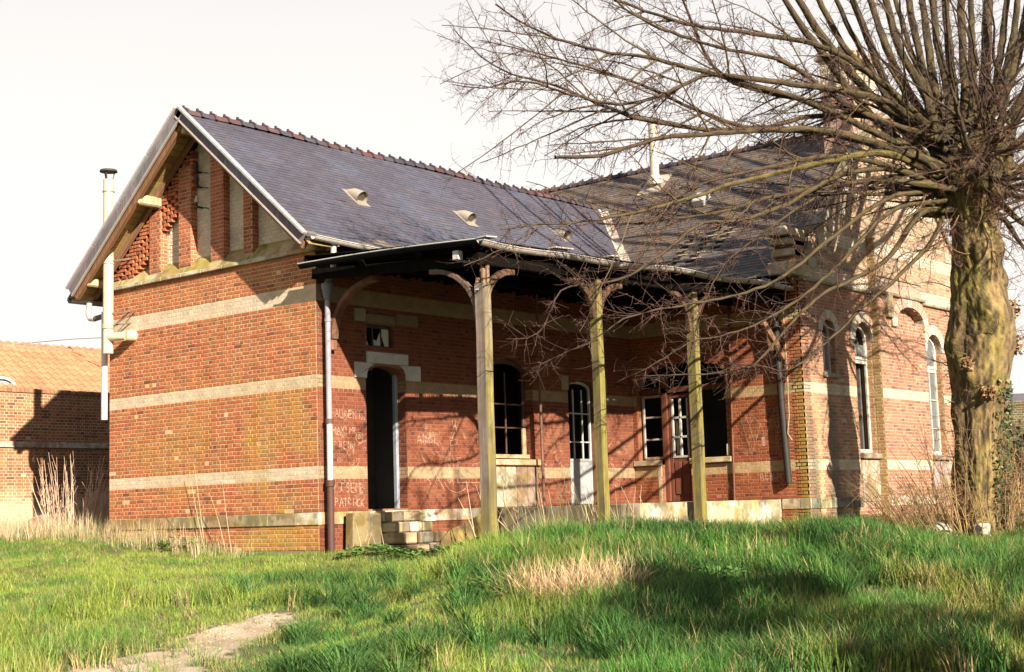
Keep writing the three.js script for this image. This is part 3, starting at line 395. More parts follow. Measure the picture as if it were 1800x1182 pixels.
// ---------------------------------------------------------------- roofs
function slates(toP, N, ulen, s0, s1, keep, colf, out, single, { w = 0.24, e = 0.12 } = {}) {
  let j = 0; for (let s = s0; s < s1; s += e, j++) for (let i = 0; i <= Math.ceil(ulen / w); i++) {
    const u0 = i * w - (j % 2) * w / 2, u1 = Math.min(u0 + w - 0.006, ulen), a = Math.max(u0, 0); if (u1 - a < 0.05 || !keep((a + u1) / 2, s + e / 2, i, j)) continue;
    const hgt = 0.012 + R(0, 0.004) + (rnd() < 0.02 ? 0.012 : 0), top = Math.min(s + e + 0.03, s1), jx = R(-0.003, 0.003), js = R(-0.005, 0.005), c = colf((a + u1) / 2, s, i, j), P = (u, q, n) => toP(u, q).addScaledVector(N, n);
    const A = P(a + jx, s + js, hgt), Bq = P(u1 + jx, s + js, hgt), Cq = P(u1 + jx, top, 0.003), Dq = P(a + jx, top, 0.003), A0 = P(a + jx, s + js, 0.0), B0 = P(u1 + jx, s + js, 0.0);
    const mb = single && single(a, u1, s) ? new MB() : out; const n = Bq.clone().sub(A).cross(Dq.clone().sub(A)).normalize(); if (n.dot(N) < 0) n.negate();
    mb.poly([A, Bq, Cq, Dq], c, n); mb.poly([A0, B0, Bq, A], sc(c, 0.9)); mb.poly([A0, A, Dq], c); mb.poly([B0, Cq, Bq], c);
    if (mb !== out) single.out(mb);
  }
}
function slab(pts, N, th, col, name, mat, parent) { const m = new MB(), b = pts.map(p => p.clone().addScaledVector(N, -th)); m.poly(pts, col, N); m.poly(b.slice().reverse(), col, N.clone().negate()); for (let k = 0; k < pts.length; k++) { const q = (k + 1) % pts.length; m.poly([pts[k], b[k], b[q], pts[q]], col); } return m.build(name, mat, parent); }
const rfL = grp('roof', B), rfR = grp('roof', B);
const xVal = y => XR - (YQ - y) / SR;
{
  const N = V(0, 1, SL).normalize(), zE = 0.42, q = Math.sqrt(1 + SL * SL), toP = (u, s) => V(-0.58 + u, roofY(zE) + s * SL / q, zE - s / q).addScaledVector(N, 0.035 * (noise(u * 0.4, s * 0.6, 4) - 0.35)), len = (zE - ZR) * q;
  const deckC = [0.07, 0.055, 0.045];
  const ex = xVal(roofY(zE));
  slab([V(-0.56, roofY(zE), zE), V(ex, roofY(zE), zE), V(xVal(YR), YR, ZR), V(-0.56, YR, ZR)].map(p => p.addScaledVector(N, -0.002)), N, 0.05, deckC, 'roof_deck', M.wood, rfL);
  const NB = V(0, 1, -SL).normalize(), zb = 2 * ZR - zE - 0.25; slab([V(-0.56, roofY(zb), zb), V(-0.56, YR, ZR), V(xVal(YR), YR, ZR), V(xVal(roofY(zb)), roofY(zb), zb)], NB, 0.05, [0.06, 0.05, 0.06], 'roof_deck', M.slate, rfL);
  let cnt = 0; const single = (a, b, s) => cnt < 300 && a < 5.2 && s > 1.9 && s < 3.6 && b - a > 0.2; single.out = m => { cnt++; m.build('slate', M.slate, rfL); };
  const out = new MB();
  slates(toP, N, 13.6, 0, len - 0.02, (u, s) => { const x = -0.58 + u, y = roofY(zE) + s * SL / q; return x < xVal(y) - 0.04; }, (u, s, i, j) => {
    const f = fbm(u * 0.9, s * 0.9, 2), g = noise(u * 5, s * 7, 3); let c = mixc([0.084, 0.075, 0.1], [0.095, 0.096, 0.135], sm(0.4, 0.65, f)); c = mixc(c, [0.13, 0.095, 0.08], sm(0.7, 0.9, g) * 0.35); const lic = sm(0.42, 0.2, s + 0.25 * noise(u * 3, 1)) * sm(0.3, 0.6, noise(u * 4, s * 3)); c = mixc(c, [0.3, 0.22, 0.12], lic * 0.75);
    if (u > 8.7 && s < 1.0 && noise(u * 2.2, s * 5, 6) > 0.62) c = [0.42, 0.37, 0.3]; return vary(c, 0.1, 0.04); }, out, single);
  out.build('slates', M.slate, rfL, STUFF);
}
const NR = V(-SR, 1, 0).normalize();
{
  const q = Math.sqrt(1 + SR * SR), xE = L - 0.36, toP = (u, s) => V(xE + s / q, roofRY(xE) + s * SR / q, D - 0.34 - u).addScaledVector(NR, 0.03 * (noise(u * 0.4, s * 0.6, 9) - 0.3)), len = (XR - xE) * q;
  slab([V(xE, roofRY(xE), D - 0.3), V(XR, YQ, D - 0.3), V(XR, YQ, ZB - 0.3), V(xE, roofRY(xE), ZB - 0.3)].map(p => p.addScaledVector(NR, -0.002)), NR, 0.05, [0.022, 0.018, 0.016], 'roof_deck', M.tarShade, rfR);
  const xe2 = 2 * XR - xE; slab([V(xe2, roofRY(xe2), D - 0.3), V(xe2, roofRY(xe2), ZB - 0.3), V(XR, YQ, ZB - 0.3), V(XR, YQ, D - 0.3)], V(SR, 1, 0).normalize(), 0.05, [0.06, 0.05, 0.06], 'roof_deck', M.slate, rfR);
  const out = new MB(), lost = (x, z) => { const a = (x - 10.75) / 0.72, b = (z - 1.35 + (x - 10.75) * -0.2) / 0.75; return a * a + b * b < 1 + 0.5 * (noise(x * 4, z * 4, 2) - 0.5); };
  slates(toP, NR, D - 0.34 - ZB + 0.3, 0, len - 0.02, (u, s, i, j) => { const p = toP(u, s), zv = (YR - p.y) / SL; if (p.y < YR && p.z < ZR + zv + 0.05 && p.z > ZR - zv) return false; if (lost(p.x, p.z) && (i + j) % 2 === 0) return false; return noise(u * 9, s * 9, 4) < 0.955; },
    (u, s) => { const f = fbm(u * 0.8, s * 1.2, 7), g = noise(u * 4, s * 9, 8); let c = mixc([0.13, 0.098, 0.075], [0.19, 0.14, 0.095], f); c = mixc(c, [0.075, 0.07, 0.085], sm(0.55, 0.75, g) * 0.7); if (s < 0.5) c = mixc(c, [0.3, 0.24, 0.13], 0.4 * sm(0.5, 0.2, s) * noise(u * 6, 3)); return vary(c, 0.17, 0.06); }, out, null);
  out.build('slates', M.slate, rfR, STUFF);
  // bare battens showing where slates have slipped
  const bt = new MB(); for (let s = 1.0; s < 3.0; s += 0.24) { const a = toP(1.9, s + 0.06).addScaledVector(NR, -0.004), b = toP(3.5, s + 0.06).addScaledVector(NR, -0.004); bt.bar(a, b, 0.045, 0.014, [0.46, 0.37, 0.24], 0, NR); } bt.build('battens', M.wood, rfR);
}
{ // ridge tiles, one by one
  const tile = (a, b, parent, red) => { const m = new MB(), d = b.clone().sub(a).normalize(), s = d.clone().cross(YAX).normalize(), n = 8, c = vary(red, 0.25, 0.2), prof = (o, r) => { const q = []; for (let i = 0; i <= n; i++) { const t = Math.PI * (i / n); q.push(o.clone().addScaledVector(s, Math.cos(t) * r * 1.15).addScaledVector(YAX, Math.sin(t) * r - 0.1)); } return q; };
    const secs = [[a, 0.12], [b.clone().addScaledVector(d, -0.05), 0.128], [b.clone().addScaledVector(d, -0.045), 0.155], [b.clone().addScaledVector(d, 0.015), 0.16]].map(([o, r]) => prof(o, r)); for (let k = 0; k < 3; k++) for (let i = 0; i < n; i++) m.poly([secs[k][i], secs[k + 1][i], secs[k + 1][i + 1], secs[k][i + 1]], c); m.poly(secs[3], c); m.poly(secs[0].slice().reverse(), c); m.obox(b.clone().addScaledVector(YAX, 0.075), d.clone().multiplyScalar(0.02), s.clone().multiplyScalar(0.025), V(0, 0.022, 0), sc(c, 0.8), 0.006); m.build('ridge_tile', M.clay, parent); };
  const e = 0.33; for (let x = -0.5; x < 12.7; x += e) tile(V(x + e - 0.01, YR + 0.035 + 0.02 * Math.sin(x * 1.3), ZR), V(x, YR + 0.035 + 0.02 * Math.sin((x - e) * 1.3), ZR), rfL, rnd() < 0.4 ? [0.055, 0.04, 0.058] : [0.105, 0.045, 0.045]);
  for (let z = D - 0.45; z > ZB; z -= e) tile(V(XR, YQ + 0.035, z - e + 0.01), V(XR, YQ + 0.035, z), rfR, rnd() < 0.5 ? [0.055, 0.042, 0.06] : [0.1, 0.045, 0.045]);
}
{ // valley flashing in pale zinc, gutters, vents, flues
  const v = new MB(), P = y => { const z = ZR + (YR - y) / SL; return V(xVal(y), y, z); }; const n = 8; for (let i = 0; i < n; i++) { const y0 = YR - 0.02 - (YR - 4.9) * i / n, y1 = YR - 0.02 - (YR - 4.9) * (i + 1) / n + 0.01, a = P(y0), b = P(y1), up_ = V(0, 0.03, 0), wR = 0.16 + 0.05 * noise(i * 1.7, 2); const r = p => V(p.x + 0.02, p.y + SR * 0.02, p.z + wR), l = p => V(p.x - 0.1, p.y, p.z).setY(roofY(p.z)).add(V(0, 0.02, 0)); v.poly([a.clone().add(up_), b.clone().add(up_), r(b).add(up_), r(a).add(up_)], vary([0.66, 0.58, 0.46], 0.1), NR); v.poly([l(a), l(b), b.clone().add(up_), a.clone().add(up_)], vary([0.6, 0.53, 0.43], 0.1), V(0, 1, SL).normalize()); }
  v.build('valley_flashing', M.zinc, rfL);
  const gut = (pts, r, parent, col, name = 'gutter') => { const m = new MB(), n = 8; const rings = pts.map((p, k) => { const d = (pts[k + 1] || p).clone().sub(pts[k - 1] || p).normalize(), s = d.clone().cross(YAX).normalize(); return [...Array(n + 1)].map((_, i) => { const t = Math.PI * (1 + i / n); return [p.clone().addScaledVector(s, Math.cos(t) * r).addScaledVector(YAX, Math.sin(t) * r), p.clone().addScaledVector(s, Math.cos(t) * (r - 0.012)).addScaledVector(YAX, Math.sin(t) * (r - 0.012))]; }); });
    for (let k = 0; k + 1 < rings.length; k++) for (let i = 0; i < n; i++) { const c = vary(col, 0.12, 0.04); m.poly([rings[k][i][0], rings[k][i + 1][0], rings[k + 1][i + 1][0], rings[k + 1][i][0]], c); m.poly([rings[k][i][1], rings[k + 1][i][1], rings[k + 1][i + 1][1], rings[k][i + 1][1]], c); if (i === 0 || i === n - 1) { const e = i ? n : 0; m.poly([rings[k][e][0], rings[k + 1][e][0], rings[k + 1][e][1], rings[k][e][1]], c); m.tube([rings[k][e][0], rings[k + 1][e][0]], 0.012, 6, sc(c, 1.15), false); } }
    return m.build(name, M.zinc, parent); };
  const gp = []; for (let i = 0; i <= 20; i++) { const x = -0.5 + i * 0.49; gp.push(V(x, 4.76 - 0.05 * Math.sin(i * 0.42), 0.5)); } gut(gp, 0.075, B, [0.5, 0.46, 0.42]); B.userData.gut = undefined; delete B.userData.gut;
  const bt = new MB(); for (let i = 0; i < 12; i++) { const x = 0.1 + i * 0.62; bt.bar(V(x, 4.62, 0.2), V(x, 4.66, 0.5), 0.03, 0.04, [0.35, 0.3, 0.24], 0); } bt.build('gutter_bracket', M.iron, B);
  gut([V(9.22, 4.62, 0.6), V(9.22, 4.58, 3.9)], 0.075, B, [0.4, 0.36, 0.32]);
  gut([V(-0.5, 4.5, -6.83), V(9, 4.5, -6.83)], 0.08, B, [0.5, 0.46, 0.42]);
  // corner downpipe: white upper length, cast hopper, grey and rust-brown lower lengths
  const dp = grp('downpipe', B), G1 = [0.34, 0.3, 0.34], G2 = [0.62, 0.55, 0.48], BR = [0.09, 0.035, 0.025], dpx = 0.12, dpz = 0.17;
  new MB().tube([V(0.05, 4.78, 0.42), V(0.05, 4.6, 0.42), V(0.05, 4.24, 0.4)], 0.052, 14, [0.66, 0.6, 0.54]).build('pipe', M.zinc, dp);
  new MB().tube([V(dpx, 4.2, dpz + 0.1), V(dpx, 4.02, dpz)], [0.06, 0.06], 12, [0.2, 0.19, 0.2]).tube([V(dpx, 4.02, dpz), V(dpx, 3.95, dpz), V(dpx, 3.9, dpz), V(dpx, 3.82, dpz), V(dpx, 3.78, dpz), V(dpx, 3.74, dpz)], [0.11, 0.11, 0.09, 0.085, 0.07, 0.075], 14, [0.2, 0.19, 0.19]).build('hopper', M.iron, dp);
  new MB().tube([V(dpx, 3.74, dpz), V(dpx, 1.62, dpz)], 0.05, 14, G1).tube([V(dpx, 3.4, dpz), V(dpx, 3.34, dpz)], 0.062, 14, G1).build('pipe', M.iron, dp); new MB().tube([V(dpx, 1.56, dpz), V(dpx, 0.52, dpz)], 0.054, 14, G2).tube([V(dpx, 1.62, dpz), V(dpx, 1.54, dpz)], 0.072, 14, [0.14, 0.07, 0.05]).build('pipe', M.iron, dp); new MB().tube([V(dpx, 0.55, dpz), V(dpx, -0.75, dpz)], 0.062, 14, BR).tube([V(dpx, 0.55, dpz), V(dpx, 0.44, dpz)], 0.08, 14, BR).build('pipe', M.iron, dp);
  // flue at the far corner of the gable with its tee and cap
  const fl = grp('flue', B), FC = [0.66, 0.54, 0.38]; new MB().tube([V(-0.3, 3.3, -5.78), V(-0.3, 6.86, -5.78)], 0.105, 16, FC).tube([V(-0.3, 3.8, -5.78), V(-0.3, 3.9, -5.78)], 0.125, 16, sc(FC, 0.8)).tube([V(-0.3, 5.12, -5.78), V(-0.3, 5.22, -5.78)], 0.12, 16, sc(FC, 0.8)).tube([V(-0.3, 6.6, -5.78), V(-0.3, 6.63, -5.78)], 0.12, 16, sc(FC, 0.6)).build('pipe', M.paint, fl);
  new MB().tube([V(-0.3, 3.62, -5.7), V(-0.26, 3.62, -5.45), V(-0.2, 3.63, -5.36)], 0.085, 14, [0.68, 0.58, 0.4]).tube([V(-0.22, 3.63, -5.34), V(0.02, 3.63, -5.32)], 0.11, 14, [0.68, 0.58, 0.4]).build('tee', M.paint, fl);
  const cap = new MB(); cap.tube([V(-0.3, 7.02, -5.78), V(-0.3, 7.06, -5.78), V(-0.3, 7.09, -5.78)], [0.18, 0.17, 0.05], 18, [0.05, 0.045, 0.045]); for (let i = 0; i < 3; i++) { const a = i * 2.1 + 0.5; cap.bar(V(-0.3 + 0.08 * Math.cos(a), 6.84, -5.78 + 0.08 * Math.sin(a)), V(-0.3 + 0.12 * Math.cos(a), 7.03, -5.78 + 0.12 * Math.sin(a)), 0.02, 0.02, [0.05, 0.05, 0.05]); } cap.build('cap', M.iron, fl);
  const bk = new MB(); for (const y of [4.1, 3.86, 5.17]) bk.bar(V(-0.3, y, -5.7), V(0, y + 0.05, -5.45), 0.02, 0.03, [0.15, 0.1, 0.08]); bk.bar(V(-0.28, 3.86, -5.6), V(-0.02, 4.12, -5.3), 0.015, 0.02, [0.15, 0.1, 0.08]); bk.build('bracket', M.iron, fl);
  const d2 = grp('downpipe', B); new MB().tube([V(-0.12, 4.45, -6.7), V(-0.12, 4.22, -6.72), V(-0.12, 4.12, -6.66), V(-0.12, 4.1, -6.5)], 0.06, 12, [0.66, 0.6, 0.54]).build('pipe', M.zinc, d2); new MB().tube([V(-0.12, 4.1, -6.5), V(-0.12, 4.12, -6.2)], 0.055, 12, [0.14, 0.12, 0.12]).build('pipe', M.iron, d2); new MB().tube([V(-0.12, 4.2, -6.16), V(-0.12, 2.0, -6.16)], 0.065, 14, [0.7, 0.66, 0.64]).build('pipe', M.zinc, d2);
  // thin rust-brown pipes on the walls under the canopy, a dark downpipe by the outer corner
  new MB().tube([V(5.9, 4.4, 0.3), V(5.93, -0.1, 0.3)], 0.03, 8, [0.2, 0.09, 0.06]).build('pipe', M.iron, B); new MB().tube([V(L - 0.05, 4.2, 2.66), V(L - 0.05, 0, 2.58)], 0.025, 8, [0.17, 0.06, 0.03]).build('pipe', M.iron, B);
  const d3 = grp('downpipe', B); new MB().tube([V(L - 0.1, 4.2, 3.8), V(L - 0.1, 2.0, 3.86), V(L - 0.1, 0.32, 3.93)], 0.07, 12, [0.022, 0.016, 0.013]).build('pipe', M.iron, d3); new MB().tube([V(L - 0.05, 4.1, 3.98), V(L - 0.04, 2.6, 4.0), V(L - 0.12, 1.7, 4.03), V(L - 0.13, 1.35, 3.98), V(L - 0.1, 1.2, 4.06)], 0.014, 6, [0.4, 0.28, 0.18]).build('cable', M.iron, d3);
  // vent hoods on the slates
  const hood = (o, N, parent) => { const m = new MB(), dn = V(0, -1, 0).addScaledVector(N, N.y).normalize(), s = N.clone().cross(dn).normalize(); m.tube([o.clone().addScaledVector(dn, -0.28).addScaledVector(N, 0.0), o.clone().addScaledVector(dn, -0.1).addScaledVector(N, 0.06), o.clone().addScaledVector(dn, 0.16).addScaledVector(N, 0.11)], [0.05, 0.11, 0.14], 14, [0.46, 0.39, 0.31], false); m.obox(o.clone().addScaledVector(N, 0.022), dn.clone().multiplyScalar(0.3), s.clone().multiplyScalar(0.17), N.clone().multiplyScalar(0.006), [0.38, 0.33, 0.27]); m.tube([o.clone().addScaledVector(dn, 0.06).addScaledVector(N, 0.1), o.clone().addScaledVector(dn, 0.1).addScaledVector(N, 0.1)], 0.115, 12, [0.12, 0.1, 0.09]); m.build('roof_vent', M.zinc, parent); };
  const NL = V(0, 1, SL).normalize(); hood(V(2.17, roofY(-1.17), -1.17), NL, rfL); hood(V(5.46, roofY(-1.22), -1.22), NL, rfL); hood(V(8.95, roofY(-1.35), -1.35), NL, rfL);
  const rv = V(12.42, roofRY(12.42), 0.39), rm = new MB(); rm.obox(rv.clone().addScaledVector(NR, 0.1), V(0.16, 0.14, 0), V(0, 0, 0.16), NR.clone().multiplyScalar(0.1), [0.66, 0.6, 0.52], 0.02); rm.build('roof_vent', M.zinc, rfR);
  const mf = new MB(), fb = V(13.6, roofRY(13.6), -1.75); mf.tube([fb, fb.clone().add(V(0, 0.25, 0))], [0.26, 0.15], 14, [0.66, 0.58, 0.48]).tube([fb, V(fb.x, 9.85, fb.z)], 0.12, 14, [0.6, 0.5, 0.4]).tube([V(fb.x, 9.85, fb.z), V(fb.x, 9.93, fb.z)], [0.14, 0.1], 14, [0.36, 0.28, 0.22]).obox(fb.clone().addScaledVector(NR, 0.025), V(0.35, 0.3, 0), V(0, 0, 0.35), NR.clone().multiplyScalar(0.006), [0.62, 0.54, 0.44]).build('flue', M.zinc, rfR);
}
{ // masonry chimney on the tall ridge
  const ch = grp('chimney', B), mbB = new MB(), mbM = new MB(), x0 = 13.45, x1 = 14.8, z0 = 3.2, z1 = 3.95, col = (u, v) => tone(v > 9.6 ? [0.6, 0.45, 0.33] : [0.46, 0.26, 0.2], 0.08);
  for (const [F, len] of [[frame(V(x0, 0, z1), V(1, 0, 0), V(0, 0, 1)), x1 - x0], [frame(V(x0, 0, z0), V(0, 0, 1), V(-1, 0, 0)), z1 - z0]]) lay(F, { outline: () => [0, len], k0: 112, k1: 142, mbB, mbM, color: col, mortar: () => [0.6, 0.48, 0.36], skip: 0 });
  mbM.box(x0 + 0.005, 8, z0, x1, 10.35, z1 - 0.005, [0.45, 0.28, 0.22]); mbB.build('brickwork', M.masonry, ch, STUFF); mbM.build('mortar', M.masonry, ch);
  new MB().box(x0 - 0.1, 10.39, z0 - 0.1, x1 + 0.1, 10.5, z1 + 0.1, [0.5, 0.36, 0.24], 0.02).box(x0 - 0.05, 10.503, z0 - 0.05, x1 + 0.05, 10.62, z1 + 0.05, [0.6, 0.46, 0.32], 0.02).build('chimney_cap', M.masonry, ch);
}
{ // bargeboards, purlin ends, soffit boards of the gable overhang
  const verge = t => V(-0.57, 0, 0), NLr = s => V(0, 1, SL * s).normalize();
  for (const s of [1, -1]) { const zE = s > 0 ? 0.4 : 2 * ZR - 0.52, a = V(-0.6, YR + 0.02, ZR), b = V(-0.6, roofY(zE) + 0.02, zE), N = NLr(s), m = new MB();
    const seg = 5; for (let i = 0; i < seg; i++) { const p = a.clone().lerp(b, i / seg), q = a.clone().lerp(b, (i + 1) / seg - 0.001); m.bar(p.clone().addScaledVector(N, -0.07), q.clone().addScaledVector(N, -0.07), 0.045, 0.17, vary([0.2, 0.18, 0.2], 0.2), 0.006, N); }
    m.build('bargeboard', M.wood, B);
    const zt = new MB(); for (let i = 0; i < 4; i++) zt.bar(a.clone().lerp(b, i / 4).add(V(-0.03, 0, 0)).addScaledVector(N, 0.045), a.clone().lerp(b, (i + 1) / 4 - 0.001).add(V(-0.03, 0, 0)).addScaledVector(N, 0.045), 0.11, 0.05, vary([0.46, 0.43, 0.44], 0.14), 0.008, N); zt.bar(a.clone().add(V(-0.012, 0, 0)).addScaledVector(N, -0.165), b.clone().add(V(-0.012, 0, 0)).addScaledVector(N, -0.165), 0.05, 0.035, [0.5, 0.44, 0.4], 0.006, N); zt.build('verge_flashing', M.zinc, B);
    const br = new MB(); br.bar(V(-0.5, YR, ZR).addScaledVector(N, -0.17), V(-0.5, roofY(zE), zE).addScaledVector(N, -0.17), 0.1, 0.14, [0.28, 0.13, 0.06], 0.01, N); br.bar(V(-0.05, YR, ZR).addScaledVector(N, -0.12), V(-0.05, roofY(zE), zE).addScaledVector(N, -0.12), 0.09, 0.1, [0.33, 0.16, 0.08], 0.01, N); br.build('rafter', M.wood, B);
    const len = a.distanceTo(b), d = b.clone().sub(a).normalize(); for (let t = 0.05; t < len; t += 0.16) { const o = V(-0.28, YR, ZR).addScaledVector(d, t + 0.075).addScaledVector(N, -0.064); new MB().obox(o, V(0.27, 0, 0), d.clone().multiplyScalar(0.076), N.clone().multiplyScalar(0.01), vary([0.42, 0.28, 0.1], 0.2), 0.004).build('soffit_board', M.wood, B); }
  }
  const purlin = (z, y, w, h) => { const m = new MB(); m.box(-0.52, y - h / 2, z - w / 2, 0.3, y + h / 2, z + w / 2, [0.5, 0.4, 0.24], 0.03); m.box(-0.5, y - h / 2 + 0.01, z - w / 2 - 0.012, -0.02, y + h / 2 - 0.04, z + w / 2 - 0.05, [0.46, 0.36, 0.22], 0.01); m.build('purlin', M.wood, B); };
  purlin(ZR, YR - 0.32, 0.17, 0.22); purlin(-1.62, roofY(-1.62) - 0.24, 0.18, 0.2); purlin(-4.54, roofY(-4.54) - 0.24, 0.18, 0.2); purlin(-6.25, roofY(-6.25) - 0.22, 0.15, 0.16); purlin(-0.05, roofY(-0.05) - 0.2, 0.14, 0.15);
}
// ---------------------------------------------------------------- timber canopy over the platform
const CN = thing('platform_canopy', 'dark timber canopy on mossy posts filling the corner of the brick station house', 'canopy', V(0, 0, 0));
const CXE = L - 0.02, gy = x => 4.13 + 0.25 * clamp((x + 0.3) / 9.9), CZ = 4.1, CB = 4.43;
{
  const DK = [0.007, 0.006, 0.005];  // canopy underside shade put into this near-black; beams are tarred timber
  { // roof sheet with a few rust holes that let the sky through
    const s = new THREE.Shape([[-0.28, 0.02], [CXE, 0.02], [CXE, CZ], [-0.28, CZ]].map(p => new THREE.Vector2(...p))); for (const [x, z, r] of [[2.4, 1.9, 0.022], [3.6, 2.9, 0.02], [6.4, 3.2, 0.035], [6.55, 3.1, 0.02], [1.2, 3.1, 0.012], [4.9, 2.2, 0.014], [7.8, 2.8, 0.016]]) { const h = new THREE.Path(); h.absarc(x, z, r, 0, Math.PI * 2); s.holes.push(h); }
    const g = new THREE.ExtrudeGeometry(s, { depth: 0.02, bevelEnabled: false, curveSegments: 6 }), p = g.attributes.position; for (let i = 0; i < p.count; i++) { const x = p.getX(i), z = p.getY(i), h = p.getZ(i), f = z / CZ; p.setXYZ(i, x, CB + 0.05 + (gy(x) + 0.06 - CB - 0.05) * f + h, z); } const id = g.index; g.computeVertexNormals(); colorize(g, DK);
    const m = new THREE.Mesh(g, M.tarShade); m.name = 'roof_sheet'; m.castShadow = m.receiveShadow = true; CN.add(m);
  }
  for (let x = 0.0; x < L; x += 0.56) new MB().bar(V(x, CB - 0.03, 0.03), V(x, gy(x) - 0.01, CZ - 0.05), 0.08, 0.11, vary(DK, 0.2), 0.006).build('rafter', M.tarShade, CN);
  for (const z of [1.35, 2.7]) new MB().bar(V(-0.2, CB - 0.16 - 0.05 * z, z), V(CXE, CB - 0.12 - 0.02 * z, z), 0.12, 0.12, DK, 0.008).build('purlin', M.tarShade, CN);
  const beamY = x => gy(x) - 0.22; new MB().bar(V(-0.25, beamY(-0.25), 3.97), V(CXE, beamY(L), 3.97), 0.15, 0.2, [0.007, 0.005, 0.004], 0.01).build('beam', M.tarShade, CN); new MB().bar(V(-0.08, beamY(0) - 0.01, 3.9), V(-0.08, CB - 0.25, 0.05), 0.13, 0.18, [0.006, 0.005, 0.004], 0.01).build('beam', M.tarShade, CN);
  new MB().box(-0.27, CB - 0.06, 0.003, CXE, CB + 0.07, 0.06, DK, 0.006).build('wall_plate', M.tarShade, CN);
  // posts: square timbers, green-yellow algae on the sunny face, grey-pink bare wood on the other
  const postX = [-0.08, 2.95, 6.05];
  postX.forEach((x, i) => {
    const m = new MB(), h = [0.094, 0.08, 0.09][i], y0 = -1.1, y1 = i === 0 ? 3.52 : beamY(x) - 0.1, n = 34, zc = 3.97, wob = y => 0.006 * Math.sin(y * 3 + i * 2);
    const colr = (f, y, e) => { const mo = i === 0 ? sm(2.9, 1.6, y + 1.2 * (noise(y * 2.3, e * 3, 3) - 0.5)) : sm(4.4, 2.6, y + 1.6 * (noise(y * 2, e * 3, i) - 0.5)); const wd = vary(i === 0 ? [0.27, 0.205, 0.165] : [0.19, 0.14, 0.075], 0.12), gr = vary([0.24, 0.2, 0.03], 0.16), dk = 0.6 * sm(0.58, 0.75, noise(y * 2.6 + f * 5, e * 3, 11 + i)); return mixc(mixc(wd, gr, f === 0 ? (0.4 + 0.6 * mo) * (0.6 + 0.4 * noise(y * 5, e * 2, 7)) : i ? mo * noise(y * 3, e * 2, 5 + i) : sm(1.4, 0.2, y + noise(y * 3, 2)) * 0.7), [0.12, 0.09, 0.045], dk); };
    const fc = [[[-1, 1], [1, 1], V(0, 0, 1), 0], [[1, 1], [1, -1], V(1, 0, 0), 0], [[1, -1], [-1, -1], V(0, 0, -1), 1], [[-1, -1], [-1, 1], V(-1, 0, 0), 1]];
    for (const [a, b, nn, f] of fc) for (let k = 0; k < n; k++) { const ya = y0 + (y1 - y0) * k / n, yb = y0 + (y1 - y0) * (k + 1) / n; for (let e = 0; e < 2; e++) { const q = (t, y) => { const px = a[0] + (b[0] - a[0]) * t, pz = a[1] + (b[1] - a[1]) * t, bev = (t === 0 || t === 1) ? 0.97 : 1; return V(x + wob(y) + px * h * bev, y, zc + pz * h * bev); }; const t0 = e / 2, t1 = (e + 1) / 2; m.poly([q(t0, ya), q(t1, ya), q(t1, yb), q(t0, yb)], [colr(f, ya, t0), colr(f, ya, t1), colr(f, yb, t1), colr(f, yb, t0)], nn); } }
    m.box(x - h, y1 - 0.01, zc - h, x + h, y1, zc + h, [0.3, 0.2, 0.1]);
    if (i === 0) for (const [u, w, t] of [[-0.07, -0.05, 0.1], [-0.04, 0.05, 0.24], [0.02, -0.03, 0.36], [0.05, 0.06, 0.3], [0.08, -0.04, 0.2]]) m.bar(V(x + u, y1 - 0.1, zc + w), V(x + u + 0.01, y1 + t, zc + w), 0.05, 0.06, vary([0.36, 0.22, 0.12], 0.2), 0.01);
    m.build('post', M.wood, CN);
    if (i === 0) new MB().tube([V(x - 0.2, 3.4, zc + 0.02), V(x - 0.1, 3.42, zc)], 0.015, 6, [0.5, 0.5, 0.5]).build('iron_bolt', M.iron, CN);
    // curved braces from post to beam
    for (const s of i === 0 ? [1] : [-1, 1]) { const pts = []; for (let k = 0; k <= 9; k++) { const t = k / 9, a = t * Math.PI / 2; pts.push(V(x + s * (0.08 + 0.7 * (1 - Math.cos(a))), 3.22 + (beamY(x) - 0.12 - 3.22) * Math.sin(a), zc)); } const mb = new MB(); for (let k = 0; k < 9; k++) mb.bar(pts[k], pts[k + 1], 0.08, 0.11, vary([0.12, 0.058, 0.027], 0.3), 0.008, V(0, 0, 1).cross(pts[k + 1].clone().sub(pts[k]))); mb.build('brace', M.wood, CN); }
  });
  { const pts = []; for (let k = 0; k <= 8; k++) { const a = k / 8 * Math.PI / 2; pts.push(V(-0.08, 3.0 + 0.85 * Math.sin(a), 3.86 - 1.0 * (1 - Math.cos(a)))); } const mb = new MB(); for (let k = 0; k < 8; k++) mb.bar(pts[k], pts[k + 1], 0.08, 0.12, [0.15, 0.09, 0.06], 0.008, V(1, 0, 0)); mb.build('brace', M.wood, CN); }
  { const mb = new MB(); const pts = []; for (let k = 0; k <= 8; k++) { const a = k / 8 * Math.PI / 2; pts.push(V(0.3, 3.05 + 0.95 * Math.sin(a), 0.12 + 1.1 * (1 - Math.cos(a)))); } for (let k = 0; k < 8; k++) mb.bar(pts[k], pts[k + 1], 0.09, 0.16, vary([0.2, 0.09, 0.05], 0.2), 0.008, V(1, 0, 0)); mb.box(0.22, 2.85, 0.01, 0.38, 3.25, 0.13, [0.28, 0.12, 0.07], 0.015).build('brace', M.wood, CN); }
  { const mb = new MB(), pts = []; for (let k = 0; k <= 8; k++) { const a = k / 8 * Math.PI / 2; pts.push(V(L - 0.1, 3.1 + 1.0 * Math.sin(a), 3.72 - 0.9 * (1 - Math.cos(a)))); } for (let k = 0; k < 8; k++) mb.bar(pts[k], pts[k + 1], 0.1, 0.17, vary([0.42, 0.2, 0.1], 0.15), 0.008, V(1, 0, 0)); mb.build('brace', M.wood, CN); }
